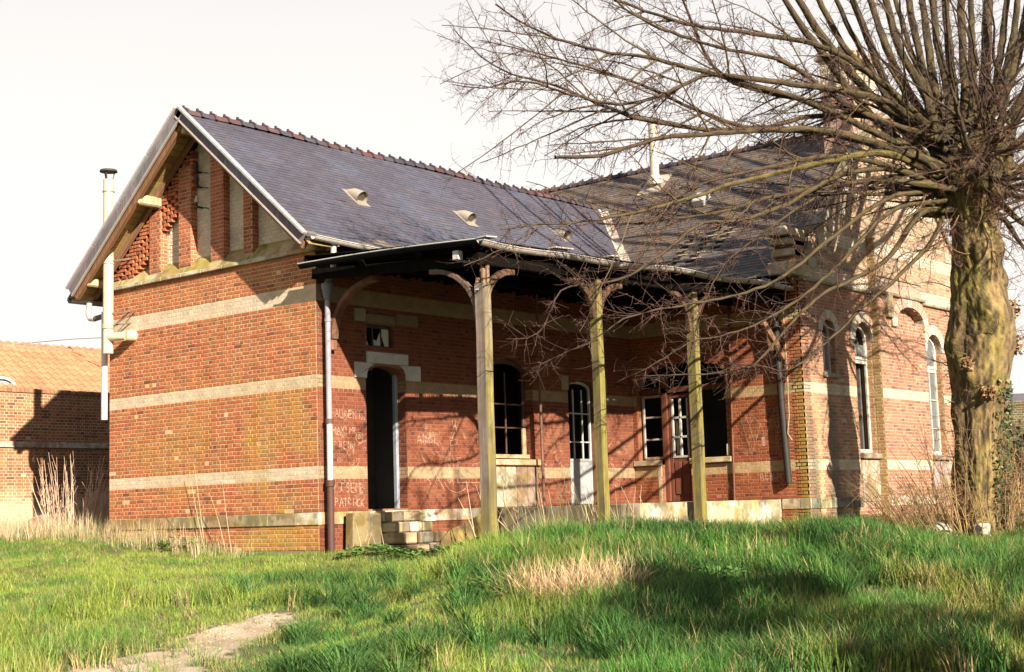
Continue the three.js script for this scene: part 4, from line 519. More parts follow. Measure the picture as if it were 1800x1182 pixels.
  { const mb = new MB(); mb.bar(V(L - 0.9, 3.62, 3.97), V(L - 0.12, 2.95, 3.97), 0.09, 0.14, [0.3, 0.15, 0.07], 0.008).build('brace', M.wood, CN); }
  // gutters: sunlit zinc at the front, near-black at the end
  const n = 8, gutter = (pts, r, cf, mat = M.zinc, lip = [0.5, 0.47, 0.44]) => { const m = new MB(), rings = pts.map((p, k) => { const d = (pts[k + 1] || p).clone().sub(pts[k - 1] || p).normalize(), s = d.clone().cross(YAX).normalize(); return [...Array(n + 1)].map((_, i) => { const t = Math.PI * (1 + i / n), f = q => p.clone().addScaledVector(s, Math.cos(t) * q).addScaledVector(YAX, Math.sin(t) * q); return [f(r), f(r - 0.012)]; }); }); for (let k = 0; k + 1 < pts.length; k++) { for (let i = 0; i < n; i++) { const c = cf(k); m.poly([rings[k][i][0], rings[k][i + 1][0], rings[k + 1][i + 1][0], rings[k + 1][i][0]], c); m.poly([rings[k][i][1], rings[k + 1][i][1], rings[k + 1][i + 1][1], rings[k][i + 1][1]], c); } for (const e of [0, n]) m.tube([rings[k][e][0], rings[k + 1][e][0]], 0.013, 6, lip, false); } return m.build('gutter', mat, CN); };
  const fr = [], lf = []; for (let i = 0; i <= 22; i++) { const x = -0.36 + i / 22 * (L + 0.34); fr.push(V(x, gy(x) + 0.04 - 0.025 * Math.sin(i * 0.9) - 0.05 * Math.exp(-((x - 2) ** 2) / 3), CZ + 0.07)); } for (let i = 0; i <= 10; i++) lf.push(V(-0.36, 4.33 - 0.155 * i / 10 + 0.03 * Math.sin(i / 10 * Math.PI), 0.02 + i / 10 * (CZ + 0.05)));
  gutter(fr, 0.08, () => vary([0.42, 0.36, 0.32], 0.2, 0.06)); gutter(lf, 0.08, () => vary([0.012, 0.013, 0.016], 0.2), M.tarShade, [0.4, 0.39, 0.38]);
  for (let i = 1; i < 20; i++) { const x = i * 0.5 - 0.2, y = gy(x); new MB().bar(V(x, y + 0.05, CZ + 0.16), V(x, y - 0.05, CZ + 0.13), 0.025, 0.012, [0.14, 0.07, 0.05]).bar(V(x, y - 0.05, CZ + 0.13), V(x, y - 0.05, CZ - 0.02), 0.025, 0.012, [0.14, 0.07, 0.05]).build('gutter_hook', M.iron, CN); }
  for (const [x, w] of [[1.6, 0.5], [3.2, 0.3], [-0.2, 0.28], [9.3, 0.4]]) new MB().bar(V(x, gy(x) + 0.12, CZ - 0.02), V(x + w, gy(x + w) + 0.13, CZ - 0.02), 0.18, 0.02, [0.55, 0.5, 0.46], 0, V(0, 1, 0)).build('zinc_flashing', M.zinc, CN);
  new MB().box(-0.32, 3.93, CZ - 0.55, -0.2, 4.08, CZ - 0.42, [0.6, 0.56, 0.52], 0.01).build('bracket_block', M.wood, CN);
}
// ---------------------------------------------------------------- platform, steps, leaning slab
{
  const pf = struct(new MB().box(4.5, -1.2, 0.04, L - 0.035, -0.06, 3.6, [0.34, 0.3, 0.24]).build('platform', M.masonry));
  let x = 4.45, i = 2; for (const w of [0.85, 1.05, 2.35, 0.93]) { const m = new MB(), nx = 14, ny = 7, col = (u, v) => { const X = x + u * w; let c = i === 4 ? [0.6, 0.5, 0.32] : [0.44, 0.37, 0.27]; const a = fbm(X * 1.6, v * 2.2, 4), b = fbm(X * 2.5, v * 3, 9); c = mixc(c, [0.5, 0.37, 0.04], sm(0.54, 0.68, a) * (i === 4 ? sm(0.4, 0.8, u) : 0.35)); c = mixc(c, [0.14, 0.13, 0.1], sm(0.52, 0.7, b) * (i === 4 ? 0.25 : 0.75)); c = mixc(c, [0.7, 0.62, 0.5], sm(0.6, 0.75, noise(X * 3, v * 4, 2)) * 0.6); return vary(c, 0.06); }; const z = 3.68 + R(-0.01, 0.01);
    for (let a = 0; a < nx; a++) for (let b = 0; b < ny; b++) { const P = (p, q) => V(x + 0.006 + p / nx * (w - 0.012), -1.2 + q / ny * 1.19 + (q === ny ? 0 : 0), z); m.poly([P(a, b), P(a + 1, b), P(a + 1, b + 1), P(a, b + 1)], [col(a / nx, b / ny), col((a + 1) / nx, b / ny), col((a + 1) / nx, (b + 1) / ny), col(a / nx, (b + 1) / ny)], V(0, 0, 1)); }
    m.box(x + 0.006, -1.2, 3.3, x + w - 0.006, -0.008 + R(-0.006, 0.004), z - 0.002, [0.5, 0.43, 0.33], 0.01); m.build('kerb_slab', M.stone, pf); x += w; i++; }
  for (let k = 0; k < 4; k++) new MB().box(4.44 + R(-0.008, 0.008), -1.2, 0.05 + 0.8125 * k + 0.004, 4.75, -0.012, 0.05 + 0.8125 * (k + 1) - 0.004, vary([0.24, 0.21, 0.14], 0.2), 0.012).build('kerb_slab', M.stone, pf);
  for (const [a, b, z0, z1] of [[4.76, 7.2, 0.05, 3.29], [7.2, L - 0.04, 0.05, 3.29]]) for (let k = 0; k < 8; k++) new MB().box(a + (b - a) * k / 8 + 0.005, -0.1, z0, a + (b - a) * (k + 1) / 8 - 0.005, -0.03 + R(-0.004, 0.004), z1, vary([0.13, 0.115, 0.08], 0.15)).build('paving_slab', M.stone, pf);
  const st = thing('stone_steps', 'worn steps of patched pale stone blocks below the dark doorway', 'steps', V(1.7, -0.6, 0.5));
  const blk = (x0, x1, y0, y1, z0, z1, c) => { const a = R(-0.09, 0.09), b = R(-0.04, 0.04), hx = (x1 - x0) / 2, hy = (y1 - y0) / 2, hz = (z1 - z0) / 2; new MB().obox(V((x0 + x1) / 2 - 1.7, (y0 + y1) / 2 + 0.6, (z0 + z1) / 2 - 0.5), V(Math.cos(a), b, -Math.sin(a)).multiplyScalar(hx), V(-b, 1, 0).multiplyScalar(hy), V(Math.sin(a), 0, Math.cos(a)).multiplyScalar(hz), c, 0.022).build('stone_block', M.stone, st); };
  const A = [0.42, 0.34, 0.22], G = [0.2, 0.17, 0.13], Wt = [0.5, 0.44, 0.36];
  blk(0.5, 0.88, -1, -0.03, 0.12, 0.34, [0.27, 0.2, 0.09]); blk(0.89, 1.2, -1, -0.05, 0.12, 0.33, [0.2, 0.16, 0.1]);
  let c = 0; for (const [y0, y1, z] of [[-0.21, -0.02, 0.36], [-0.4, -0.215, 0.66], [-0.6, -0.405, 0.95], [-0.95, -0.605, 1.25]]) { let x = 1.22; while (x < 2.2) { const w = R(0.12, 0.3); blk(x, Math.min(x + w - 0.008, 2.3), y0, y1 + R(-0.014, 0.004), 0.09, z + R(-0.04, 0.04), vary([A, G, Wt, A][(c++ * 7 + (x * 10 | 0)) % 4], 0.1)); x += w; } }
  const sl = new MB(); { const o = V(1.95, -0.52, 2.15), a = V(0.56, 0.33, -0.06).multiplyScalar(1), b = V(-0.1, 0.2, -0.3), n = a.clone().cross(b).normalize(); o.copy(at(818, 945, 24.95)); const out = [[766, 985, 24.6], [776, 950, 24.75], [790, 933, 24.85], [812, 922, 24.95], [830, 912, 25.05], [848, 902, 25.15], [853, 940, 25.1], [852, 985, 24.9]].map(q => at(...q)); n.copy(out[7].clone().sub(out[0]).cross(out[5].clone().sub(out[0])).normalize()); const bk = out.map(p => p.clone().addScaledVector(n, -0.09)); const cc = o.clone(); for (let k = 0; k < out.length; k++) { const q = (k + 1) % out.length; for (let e = 0; e < 4; e++) { const P = (r, t) => cc.clone().lerp(t, r); const r0_ = e / 4, r1 = (e + 1) / 4, mk = (p) => mixc([0.2, 0.14, 0.07], mixc([0.3, 0.22, 0.04], [0.09, 0.06, 0.03], sm(0.55, 0.7, noise(p.x * 7, p.y * 7, 5))), sm(0.35, 0.6, fbm(p.x * 3, p.y * 3, p.z))); const t = [P(r0_, out[k]), P(r1, out[k]), P(r1, out[q]), P(r0_, out[q])].map((p, i) => p.addScaledVector(n, 0.02 * (noise(p.x * 6, p.y * 6, 2) - 0.5))); sl.poly(e ? t : [t[0], t[1], t[2]], (e ? t : [t[0], t[1], t[2]]).map(mk), n); } sl.poly([out[k], bk[k], bk[q], out[q]], [0.17, 0.12, 0.06]); } sl.poly(bk.slice().reverse(), [0.12, 0.09, 0.05]); }
  tag(sl.build('stone_slab', M.stone), 'broken brown mossy stone slab leaning beside the steps and first canopy post', 'stone slab');
}
// ---------------------------------------------------------------- chalk writing on the bricks (flat print on thin decals)
function decal(F, u0, u1, v0, v1, n, draw, parent, px = 200) {
  const cw = Math.round((u1 - u0) * px), chh = Math.round((v1 - v0) * px), cv = document.createElement('canvas'); cv.width = cw; cv.height = chh; const g = cv.getContext('2d'); g.clearRect(0, 0, cw, chh); g.scale(px, px); g.lineCap = 'round'; g.lineJoin = 'round'; g.strokeStyle = 'rgba(225,190,165,0.3)'; g.fillStyle = 'rgba(230,200,180,0.4)'; draw(g);
  g.globalCompositeOperation = 'destination-out'; const er = mul(cw * 7 + chh); for (let i = 0; i < (u1 - u0) * (v1 - v0) * 900; i++) { g.fillStyle = `rgba(0,0,0,${0.3 + 0.7 * er()})`; const a = er() * (u1 - u0), b = er() * (v1 - v0); g.fillRect(a, b, 0.008 + 0.04 * er() * er(), 0.006 + 0.014 * er()); } for (let b = (v1 % C); b < v1 - v0; b += C) { g.fillStyle = 'rgba(0,0,0,0.75)'; g.fillRect(0, b - 0.004, u1 - u0, 0.009); }
  const t = new THREE.CanvasTexture(cv); t.colorSpace = THREE.SRGBColorSpace;
  const geo = new THREE.BufferGeometry(), P = [F.P(u0, v0, n), F.P(u1, v0, n), F.P(u1, v1, n), F.P(u0, v1, n)]; geo.setAttribute('position', new THREE.Float32BufferAttribute(P.flatMap(p => [p.x, p.y, p.z]), 3)); geo.setAttribute('normal', new THREE.Float32BufferAttribute([0, 1, 2, 3].flatMap(() => [F.N.x, F.N.y, F.N.z]), 3)); geo.setAttribute('uv', new THREE.Float32BufferAttribute([0, 0, 1, 0, 1, 1, 0, 1], 2)); geo.setIndex([0, 1, 2, 0, 2, 3]);
  const m = new THREE.Mesh(geo, new THREE.MeshStandardMaterial({ map: t, transparent: true, roughness: 1 })); m.name = 'chalk_writing'; m.receiveShadow = true; parent.add(m);
}
const word = (g, s, x, y, h, w, seed) => { const r = mul(seed), G = { A: [[0, 1, .4, 0, .8, 1], [.15, .6, .65, .6]], B: [[0, 1, 0, 0, .5, .1, .5, .4, 0, .5, .6, .6, .6, .9, 0, 1]], C: [[.7, .1, .2, 0, 0, .5, .2, 1, .7, .9]], D: [[0, 0, 0, 1, .6, .8, .6, .3, 0, 0]], E: [[.6, 0, 0, 0, 0, 1, .6, 1], [0, .5, .5, .5]], F: [[.6, 0, 0, 0, 0, 1], [0, .5, .5, .5]], G: [[.7, .1, .2, 0, 0, .5, .2, 1, .7, .9, .7, .55, .4, .55]], H: [[0, 0, 0, 1], [.6, 0, .6, 1], [0, .5, .6, .5]], I: [[.2, 0, .2, 1]], K: [[0, 0, 0, 1], [.6, 0, 0, .5, .6, 1]], L: [[0, 0, 0, 1, .6, 1]], M: [[0, 1, 0, 0, .4, .6, .8, 0, .8, 1]], N: [[0, 1, 0, 0, .6, 1, .6, 0]], O: [[.3, 0, 0, .5, .3, 1, .65, .5, .3, 0]], P: [[0, 1, 0, 0, .6, .15, .6, .4, 0, .5]], R: [[0, 1, 0, 0, .6, .15, .6, .4, 0, .5, .6, 1]], S: [[.6, .1, .2, 0, .1, .4, .6, .6, .5, 1, 0, .9]], T: [[0, 0, .8, 0], [.4, 0, .4, 1]], U: [[0, 0, 0, .8, .3, 1, .6, .8, .6, 0]], V: [[0, 0, .35, 1, .7, 0]], X: [[0, 0, .7, 1], [.7, 0, 0, 1]], Y: [[0, 0, .35, .5, .7, 0], [.35, .5, .35, 1]] }; let cx = x; for (const ch of s) { const dy = (r() - 0.5) * h * 0.2, k = 0.85 + r() * 0.3; for (const st of G[ch] || []) { g.beginPath(); for (let i = 0; i < st.length; i += 2) g[i ? 'lineTo' : 'moveTo'](cx + st[i] * w * k + (r() - 0.5) * 0.012, y + dy + st[i + 1] * h * k + (r() - 0.5) * 0.012); g.stroke(); } cx += w * (G[ch] ? 1.05 : 0.6); } };
const scrawl = (g, x, y, w, h, n, seed) => { const r = mul(seed); for (let i = 0; i < n; i++) { g.globalAlpha = 0.35 + 0.5 * r(); g.lineWidth = 0.008 + 0.012 * r(); g.beginPath(); let a = x + r() * w, b = y + r() * h; g.moveTo(a, b); for (let k = 0; k < 2 + r() * 3; k++) { a += (r() - 0.5) * 0.2; b += (r() - 0.5) * 0.16; g.lineTo(a, b); } g.stroke(); } g.globalAlpha = 1; };
decal(FF, 0.2, 1.16, 0.02, 2.0, 0.013, g => { g.lineWidth = 0.016; word(g, 'LAURENT', 0.1, 0.2, 0.13, 0.105, 3); word(g, 'MAXIME', 0.14, 0.5, 0.11, 0.1, 4); g.beginPath(); g.arc(0.8, 0.68, 0.09, 0, 7); g.stroke(); word(g, 'F BEN', 0.14, 0.76, 0.11, 0.1, 5); word(g, 'V', 0.6, 0.75, 0.26, 0.14, 6); scrawl(g, 0.05, 0.1, 0.85, 1.2, 40, 8); word(g, 'O ISEM', 0.12, 1.5, 0.14, 0.12, 7); word(g, 'PATRICK', 0.18, 1.76, 0.14, 0.1, 9); scrawl(g, 0.2, 1.4, 0.7, 0.5, 18, 18); }, B);
decal(FF, 2.4, 4.65, 0.15, 1.75, 0.013, g => { g.lineWidth = 0.017; word(g, 'ANGE', 0.12, 0.35, 0.17, 0.15, 13); word(g, 'U', 1.12, 0.02, 0.16, 0.12, 11); word(g, 'F', 1.05, 0.45, 0.2, 0.16, 12); word(g, 'OIE', 0.95, 0.78, 0.18, 0.14, 14); word(g, 'U V', 0.95, 1.08, 0.2, 0.14, 15); word(g, 'LE', 1.85, 0.3, 0.2, 0.14, 16); g.lineWidth = 0.018; for (const s of [[0.2, 0.7, 0.62, 1.28], [0.55, 1.0, 0.85, 1.4], [1.2, 1.25, 1.95, 1.25]]) { g.beginPath(); g.moveTo(s[0], s[1]); g.lineTo(s[2], s[3]); g.stroke(); } g.beginPath(); g.arc(1.2, 1.02, 0.42, 0.5, 2.6); g.stroke(); scrawl(g, 0.2, 0.1, 1.9, 1.3, 46, 22); }, B);
decal(FF, 8.45, 9.5, 0.1, 1.5, 0.013, g => { scrawl(g, 0.05, 0.1, 0.9, 1.2, 34, 25); }, B); decal(FF, 6.25, 7.2, 0.1, 1.4, 0.013, g => { scrawl(g, 0.05, 0.1, 0.8, 1.1, 26, 26); }, B);
decal(FS, 2.3, 4.0, 0.1, 2.1, 0.013, g => { g.lineWidth = 0.024; g.globalAlpha = 0.75; const ln = q => { g.beginPath(); q.forEach((p, i) => g[i ? 'lineTo' : 'moveTo'](p[0], p[1])); g.stroke(); }; ln([[0.5, 0.3], [0.62, 0.28], [0.72, 0.55], [0.82, 0.9], [0.74, 1.15], [0.6, 0.7], [0.5, 0.3]]); ln([[0.72, 0.5], [0.85, 0.36], [0.98, 0.5], [0.86, 0.85]]); ln([[0.98, 0.5], [1.05, 0.7], [1.0, 0.85], [1.12, 0.72], [1.3, 0.3], [1.36, 0.16], [1.44, 0.24], [1.42, 0.5], [1.36, 0.85], [1.4, 1.1]]); ln([[1.05, 0.42], [1.2, 0.5], [1.26, 0.7]]); g.fillRect(0.99, 0.78, 0.08, 0.2); word(g, 'PATRICIA', 0.86, 1.3, 0.1, 0.08, 31); word(g, 'ET', 1.06, 1.43, 0.08, 0.1, 32); g.lineWidth = 0.03; word(g, 'BENOIT', 0.92, 1.55, 0.15, 0.11, 33); word(g, 'N', 0.14, 1.72, 0.18, 0.16, 34); ln([[0.58, 1.48], [0.64, 1.34], [0.68, 1.45], [0.62, 1.58], [0.58, 1.48]]); g.globalAlpha = 1; scrawl(g, 0.4, 0.3, 1.1, 1.1, 14, 35); }, B);
decal(FG, 3.9, 4.9, 0.28, 0.62, 0.013, g => { g.lineWidth = 0.02; g.globalAlpha = 0.7; word(g, 'P I F', 0.1, 0.06, 0.2, 0.16, 41); }, B);
// ---------------------------------------------------------------- neighbours: garden wall, tiled house, far house, wire
{
  const ZW = -12.2, F = frame(V(-9, 0, ZW), V(1, 0, 0), V(0, 0, 1)), gwall = thing('brick_wall', 'high brick wall with a pale stone band behind the bare bush at left', 'wall', V(0, 0, 0));
  const mbB = new MB(), mbM = new MB(), top = v => v < 3.1 ? [0, 22] : null;
  const wh = (u, v) => sm(1.0, 0.1, v + 0.7 * (fbm(u * 2, v * 3, 5) - 0.5)), soot = (u, v) => sm(0.5, 0.64, fbm(u * 1.5, v * 2.5, 3)) * sm(0.6, 1.2, v);
  const stripe = rectHole(-1, 99, 1.78, 1.93, 0, true);
  lay(F, { outline: top, holes: [stripe], k0: -8, k1: 42, mbB, mbM, color: (u, v, k) => { let c = tone(v > 2.9 ? [0.3, 0.14, 0.07] : [0.36, 0.14, 0.06], 0.15); c = mixc(c, [0.1, 0.05, 0.03], soot(u, v) * 0.35); c = mixc(c, vary([0.62, 0.48, 0.3], 0.08), wh(u, v) * 0.8); return c; }, mortar: (u, v) => mixc(vary([0.55, 0.42, 0.26], 0.1), [0.66, 0.54, 0.36], wh(u, v)) });
  mbB.build('brickwork', M.masonry, gwall, STUFF); mbM.build('mortar', M.masonry, gwall);
  for (let x = -9; x < 13; x += 1.1) new MB().box(x + 0.004, 1.785, ZW - 0.1, x + 1.096, 1.925, ZW + 0.05, vary([0.56, 0.5, 0.46], 0.08), 0.01).build('stone_band', M.stone, gwall);
  const mbC = new MB();
  for (let x = -9; x < 13; x += 0.115) brickCap(x); function brickCap(x) { mbC.box(x + 0.004, 3.1, ZW - 0.3, x + 0.111, 3.2 + R(-0.006, 0.006), ZW + 0.03, vary([0.3, 0.15, 0.08], 0.25), 0.006); }
  mbC.build('coping_bricks', M.masonry, gwall, STUFF);
  new MB().box(-9, -1, ZW - 0.28, 13, 3.1, ZW - 0.005, [0.3, 0.18, 0.1]).build('wall_core', M.masonry, gwall);
  // tiled house behind
  const hs = thing('tiled_house', 'house with an orange clay tile roof showing above the brick wall at left', 'house', V(0, 0, 0));
  const zE = -13.4, zR = -16.2, yE = 2.9, yR = 4.72; new MB().box(-12, -0.5, -19, 8, 2.95, zE - 0.25, [0.45, 0.3, 0.2]).build('wall', M.masonry, hs);
  const q = Math.hypot(yR - yE, zR - zE), N = V(0, -(zR - zE), yR - yE).normalize(); const m = new MB(); let j = 0; for (let s = 0; s < q; s += 0.3, j++) for (let i = 0; i < 84; i++) { const x = -12 + i * 0.24, n = 4, c = vary([0.46, 0.22, 0.11], 0.13, 0.1); const P = (u, t, h) => V(x + u, yE + (yR - yE) * t / q, zE + (zR - zE) * t / q).addScaledVector(N, h); const prof = u => 0.03 * Math.sin(u / 0.24 * Math.PI * 2) + 0.035; for (let k = 0; k < n; k++) { const a = k / n * 0.24, b = (k + 1) / n * 0.24; m.poly([P(a, s, prof(a) + 0.02), P(b, s, prof(b) + 0.02), P(b, s + 0.32, prof(b)), P(a, s + 0.32, prof(a))], c); m.poly([P(a, s, -0.01), P(b, s, -0.01), P(b, s, prof(b) + 0.02), P(a, s, prof(a) + 0.02)], sc(c, 0.8)); } } m.build('roof_tiles', M.clay, hs, STUFF);
  const rf = new MB(); rf.poly([V(-12, yE - 0.02, zE), V(8, yE - 0.02, zE), V(8, yR - 0.02, zR), V(-12, yR - 0.02, zR)], [0.3, 0.12, 0.05]); rf.poly([V(-12, yR - 0.02, zR), V(8, yR - 0.02, zR), V(8, yE, -19.2), V(-12, yE, -19.2)], [0.3, 0.12, 0.05]); for (const x of [-12, 8]) rf.poly([V(x, yE - 0.02, zE), V(x, yR - 0.02, zR), V(x, yE - 0.02, -19.1)], [0.35, 0.2, 0.12]); rf.build('roof', M.clay, hs);
  for (let x = -4; x < 7; x += 0.36) new MB().tube([V(x, yR + 0.0, zR), V(x + 0.3, yR + 0.0, zR), V(x + 0.31, yR + 0.01, zR), V(x + 0.36, yR + 0.01, zR)], [0.09, 0.1, 0.125, 0.125], 8, vary([0.42, 0.2, 0.12], 0.15)).build('ridge_tile', M.clay, hs);
  // white curved-topped hood standing between wall and roof
  const hd_ = thing('roof_hood', 'white rounded hood with a dark rim above the brick wall at far left', 'roof hood', at(0, 676, 36.5)); const hm = new MB(), pr = []; for (let i = 0; i <= 10; i++) { const a = i / 10 * Math.PI / 2; pr.push([0.1 + 0.42 * Math.sin(a), -0.22 + 0.42 * Math.cos(a)]); } const ff = [[-0.9, 0.2], ...pr, [0.52, -0.6], [-0.9, -0.6]], fr = ff.map(([a, b]) => V(a, b, 0)), bk = ff.map(([a, b]) => V(a, b, -0.5)); hm.poly(fr.slice().reverse(), [0.75, 0.72, 0.68], V(0, 0, 1)); for (let k = 0; k < fr.length; k++) hm.poly([fr[k], bk[k], bk[(k + 1) % fr.length], fr[(k + 1) % fr.length]], [0.75, 0.72, 0.68]); hm.build('hood', M.paint, hd_); new MB().tube([V(-0.9, 0.12, 0.012), ...pr.map(([a, b]) => V(a - 0.05, b - 0.08, 0.012)), V(0.47, -0.6, 0.012)], 0.022, 6, [0.03, 0.03, 0.03]).build('rim', M.iron, hd_);
  // wire
  const a = at(-200, 603, 46), b = at(260, 590, 38), mid = a.clone().lerp(b, 0.5); tag(new MB().tube([a, a.clone().lerp(mid, 0.5).add(V(0, -0.12, 0)), mid.add(V(0, -0.16, 0)), mid.clone().lerp(b, 0.5).add(V(0, 0.04, 0)), b], 0.012, 5, [0.3, 0.3, 0.3]).build('overhead_wire', M.iron), 'thin overhead wire crossing the sky left of the station', 'wire');
  // far right: grey-roofed house and a low brick wall
  const fh = thing('far_house', 'distant pale house with a grey slate roof right of the tree trunk', 'house', V(0, 0, 0)); { const c = at(1800, 720, 62), ax = V(0.64, 0, 0.77), bz = V(0.77, 0, -0.64); const P = (u, y, w) => V(c.x + ax.x * u + bz.x * w, y, c.z + ax.z * u + bz.z * w), y0 = c.y - 0.5, y1 = c.y + 0.9; const w = new MB(); w.obox(P(3, y0 - 2.5, 4), ax.clone().multiplyScalar(3.9), V(0, 2.5, 0), bz.clone().multiplyScalar(3.9), [0.6, 0.52, 0.44]); w.build('wall', M.masonry, fh); const r = new MB(); r.poly([P(-1, y0, 0), P(8, y0, 0), P(6.6, y1, 3), P(0.2, y1, 3)], [0.12, 0.11, 0.13]); r.poly([P(-1, y0, 0), P(0.2, y1, 3), P(-1, y0, 8)], [0.12, 0.11, 0.13]); r.poly([P(8, y0, 0), P(8, y0, 8), P(6.6, y1, 3)], [0.12, 0.11, 0.13]); r.poly([P(0.2, y1, 3), P(6.6, y1, 3), P(8, y0, 8), P(-1, y0, 8)], [0.12, 0.11, 0.13]); r.build('roof', M.slate, fh); new MB().obox(P(3.5, y0 - 0.05, -0.1), ax.clone().multiplyScalar(4.6), V(0, 0.06, 0), bz.clone().multiplyScalar(0.08), [0.6, 0.58, 0.55]).build('gutter', M.zinc, fh); }
  const lw = thing('low_brick_wall', 'weathered brown brick wall at the right edge behind the shrubs', 'wall', V(0, 0, 0)); { const c = at(1765, 800, 44), ax = V(0.64, 0, 0.77); const FW_ = { U: ax, N: V(-0.77, 0, 0.64), P: (u, v, n = 0) => V(c.x + ax.x * u - 0.77 * n, v, c.z + ax.z * u + 0.64 * n) }; const b1 = new MB(), b2 = new MB(); lay(FW_, { outline: v => [-2, 7], k0: -12, k1: 38, mbB: b1, mbM: b2, color: (u, v) => mixc(tone([0.28, 0.11, 0.05], 0.2), vary([0.07, 0.07, 0.03], 0.2), sm(1.0, 1.7, v + 0.5 * noise(u * 3, v * 2))), mortar: () => [0.3, 0.2, 0.12] }); b1.build('brickwork', M.masonry, lw, STUFF); b2.build('mortar', M.masonry, lw); new MB().obox(FW_.P(2.5, 0.9, -0.16), ax.clone().multiplyScalar(4.5), V(0, 1.9, 0), FW_.N.clone().multiplyScalar(0.15), [0.25, 0.14, 0.08]).build('wall_core', M.masonry, lw); }
}
// ---------------------------------------------------------------- ground, path, grass
{
  const n = 240, m = new MB(), K = V(-4, 0, 9), f = t => Math.sinh(t * 5.2) / Math.sinh(5.2) * 420, pos = [], onPath = () => 0;
  const soil = (x, z) => { const a = fbm(x * 0.8, z * 0.8, 3), b = noise(x * 5, z * 5, 2); return vary(mixc([0.07, 0.075, 0.02], [0.16, 0.13, 0.05], sm(0.4, 0.7, a) * 0.6 + 0.3 * b), 0.1); };
  for (let j = 0; j <= n; j++) for (let i = 0; i <= n; i++) { const x = K.x + f(i / n * 2 - 1), z = K.z + f(j / n * 2 - 1); const y = ground(x, z); m.v(V(x, y, z), V(0, 1, 0), [x, z], soil(x, z)); }
  for (let j = 0; j < n; j++) for (let i = 0; i < n; i++) { const a = j * (n + 1) + i; m.i.push(a, a + n + 1, a + 1, a + 1, a + n + 1, a + n + 2); }
  const g = m.geo(); g.computeVertexNormals(); const me = new THREE.Mesh(g, M.soil); me.name = 'ground'; me.receiveShadow = true; struct(me);
}
// trodden path: from the lower left up towards the steps
const PATH = [[12.4, -4.5, 0.9], [13.8, -4.2, 0.75], [15.0, -3.9, 0.55], [16.4, -3.5, 0.4], [17.8, -3.15, 0.28], [18.6, -2.95, 0.14]];
function pathDist(d, l) { if (d < 12 || d > 18.8) return 9; let c = lerpK(PATH.map(p => [p[0], p[1]]), d), w = lerpK(PATH.map(p => [p[0], p[2]]), d); w *= 0.6 + 0.5 * noise(d * 1.7, l > c ? 3 : 8, 1) + 0.35 * noise(d * 7, l > c ? 5 : 9, 1); return Math.abs(l - c) / w; }
{
  const m = new MB(), n = 46, k = 14, P = (a, b) => { const d = 12.4 + 6.2 * a / n, c = lerpK(PATH.map(p => [p[0], p[1]]), d), w = lerpK(PATH.map(p => [p[0], p[2]]), d) * 1.85 * (0.7 + 0.35 * noise(d * 1.9, b > k / 2 ? 3 : 8, 1) + 0.3 * noise(d * 6, b > k / 2 ? 5 : 9, 2)), [x, z] = fromDL(d, c + (b / k * 2 - 1) * w); return V(x, ground(x, z) + 0.012 - 0.03 * Math.abs(b / k * 2 - 1) ** 4, z); };
  const col = p => { const a = fbm(p.x * 3, p.z * 3, 6), b = noise(p.x * 11, p.z * 11, 1); return vary(mixc([0.5, 0.38, 0.28], [0.34, 0.25, 0.16], sm(0.45, 0.7, a) * 0.8 + 0.2 * b), 0.08); };
  const id = []; for (let a = 0; a <= n; a++) for (let b = 0; b <= k; b++) { const p = P(a, b); id.push(m.v(p, V(0, 1, 0), [b / k, a / n], col(p))); } for (let a = 0; a < n; a++) for (let b = 0; b < k; b++) { const o = a * (k + 1) + b; m.i.push(id[o], id[o + 1], id[o + k + 2], id[o], id[o + k + 2], id[o + k + 1]); }
  const tA = tex(512, (x, y) => { const e = 1 - Math.abs(x * 2 - 1), z = Math.min(1, (1 - y) * 6), q = e * 1.4 * (0.25 + 0.75 * z) + 1.3 * (fbm(x * 9, y * 26, 3, 6) - 0.62); return sm(0.02, 0.38, q); }, 1, 1, false); tA.wrapS = tA.wrapT = THREE.ClampToEdgeWrapping;
  const g = m.geo(); g.computeVertexNormals(); const me = new THREE.Mesh(g, std({ bumpMap: tGrainB, bumpScale: 0.02, roughness: 1, alphaMap: tA, transparent: true })); me.name = 'path'; me.receiveShadow = true; struct(me);
}
const inBuilding = (x, z) => (x > -0.05 && x < L + 0.1 && z > -6.3 && z < 0.03) || (x > L - 0.02 && x < XE && z > ZB && z < D + 0.03) || (x > 4.42 && x < L + 0.1 && z > -0.1 && z < 3.7) || (x > 0.5 && x < 2.4 && z > 0 && z < 1.3);
const straw = (x, z) => { const a = at(1005, 1060, 16.7), dx = x - a.x, dz = z - a.z; return Math.exp(-(dx * dx + dz * dz) / (0.35 + 0.45 * noise(x * 3, z * 3, 2))); };
function blade(m, o, a, h, w, lean, col, seg = 3) { // a curved, tapering blade
  const dx = Math.cos(a), dz = Math.sin(a), pts = []; for (let k = 0; k <= seg; k++) { const t = k / seg; pts.push([o.x + dx * lean * t * t, o.y + h * (t - 0.22 * lean / Math.max(h, 0.01) * t * t), o.z + dz * lean * t * t, w * (1 - t * 0.92)]); }
  for (let k = 0; k < seg; k++) { const p = pts[k], q = pts[k + 1], L_ = (s, r) => V(s[0] - dz * s[3] * r, s[1], s[2] + dx * s[3] * r); const c0 = sc(col, 0.85 + 0.3 * k / seg), P = [L_(p, -0.5), L_(p, 0.5), L_(q, 0.5), L_(q, -0.5)]; m.poly(P, c0); }
}
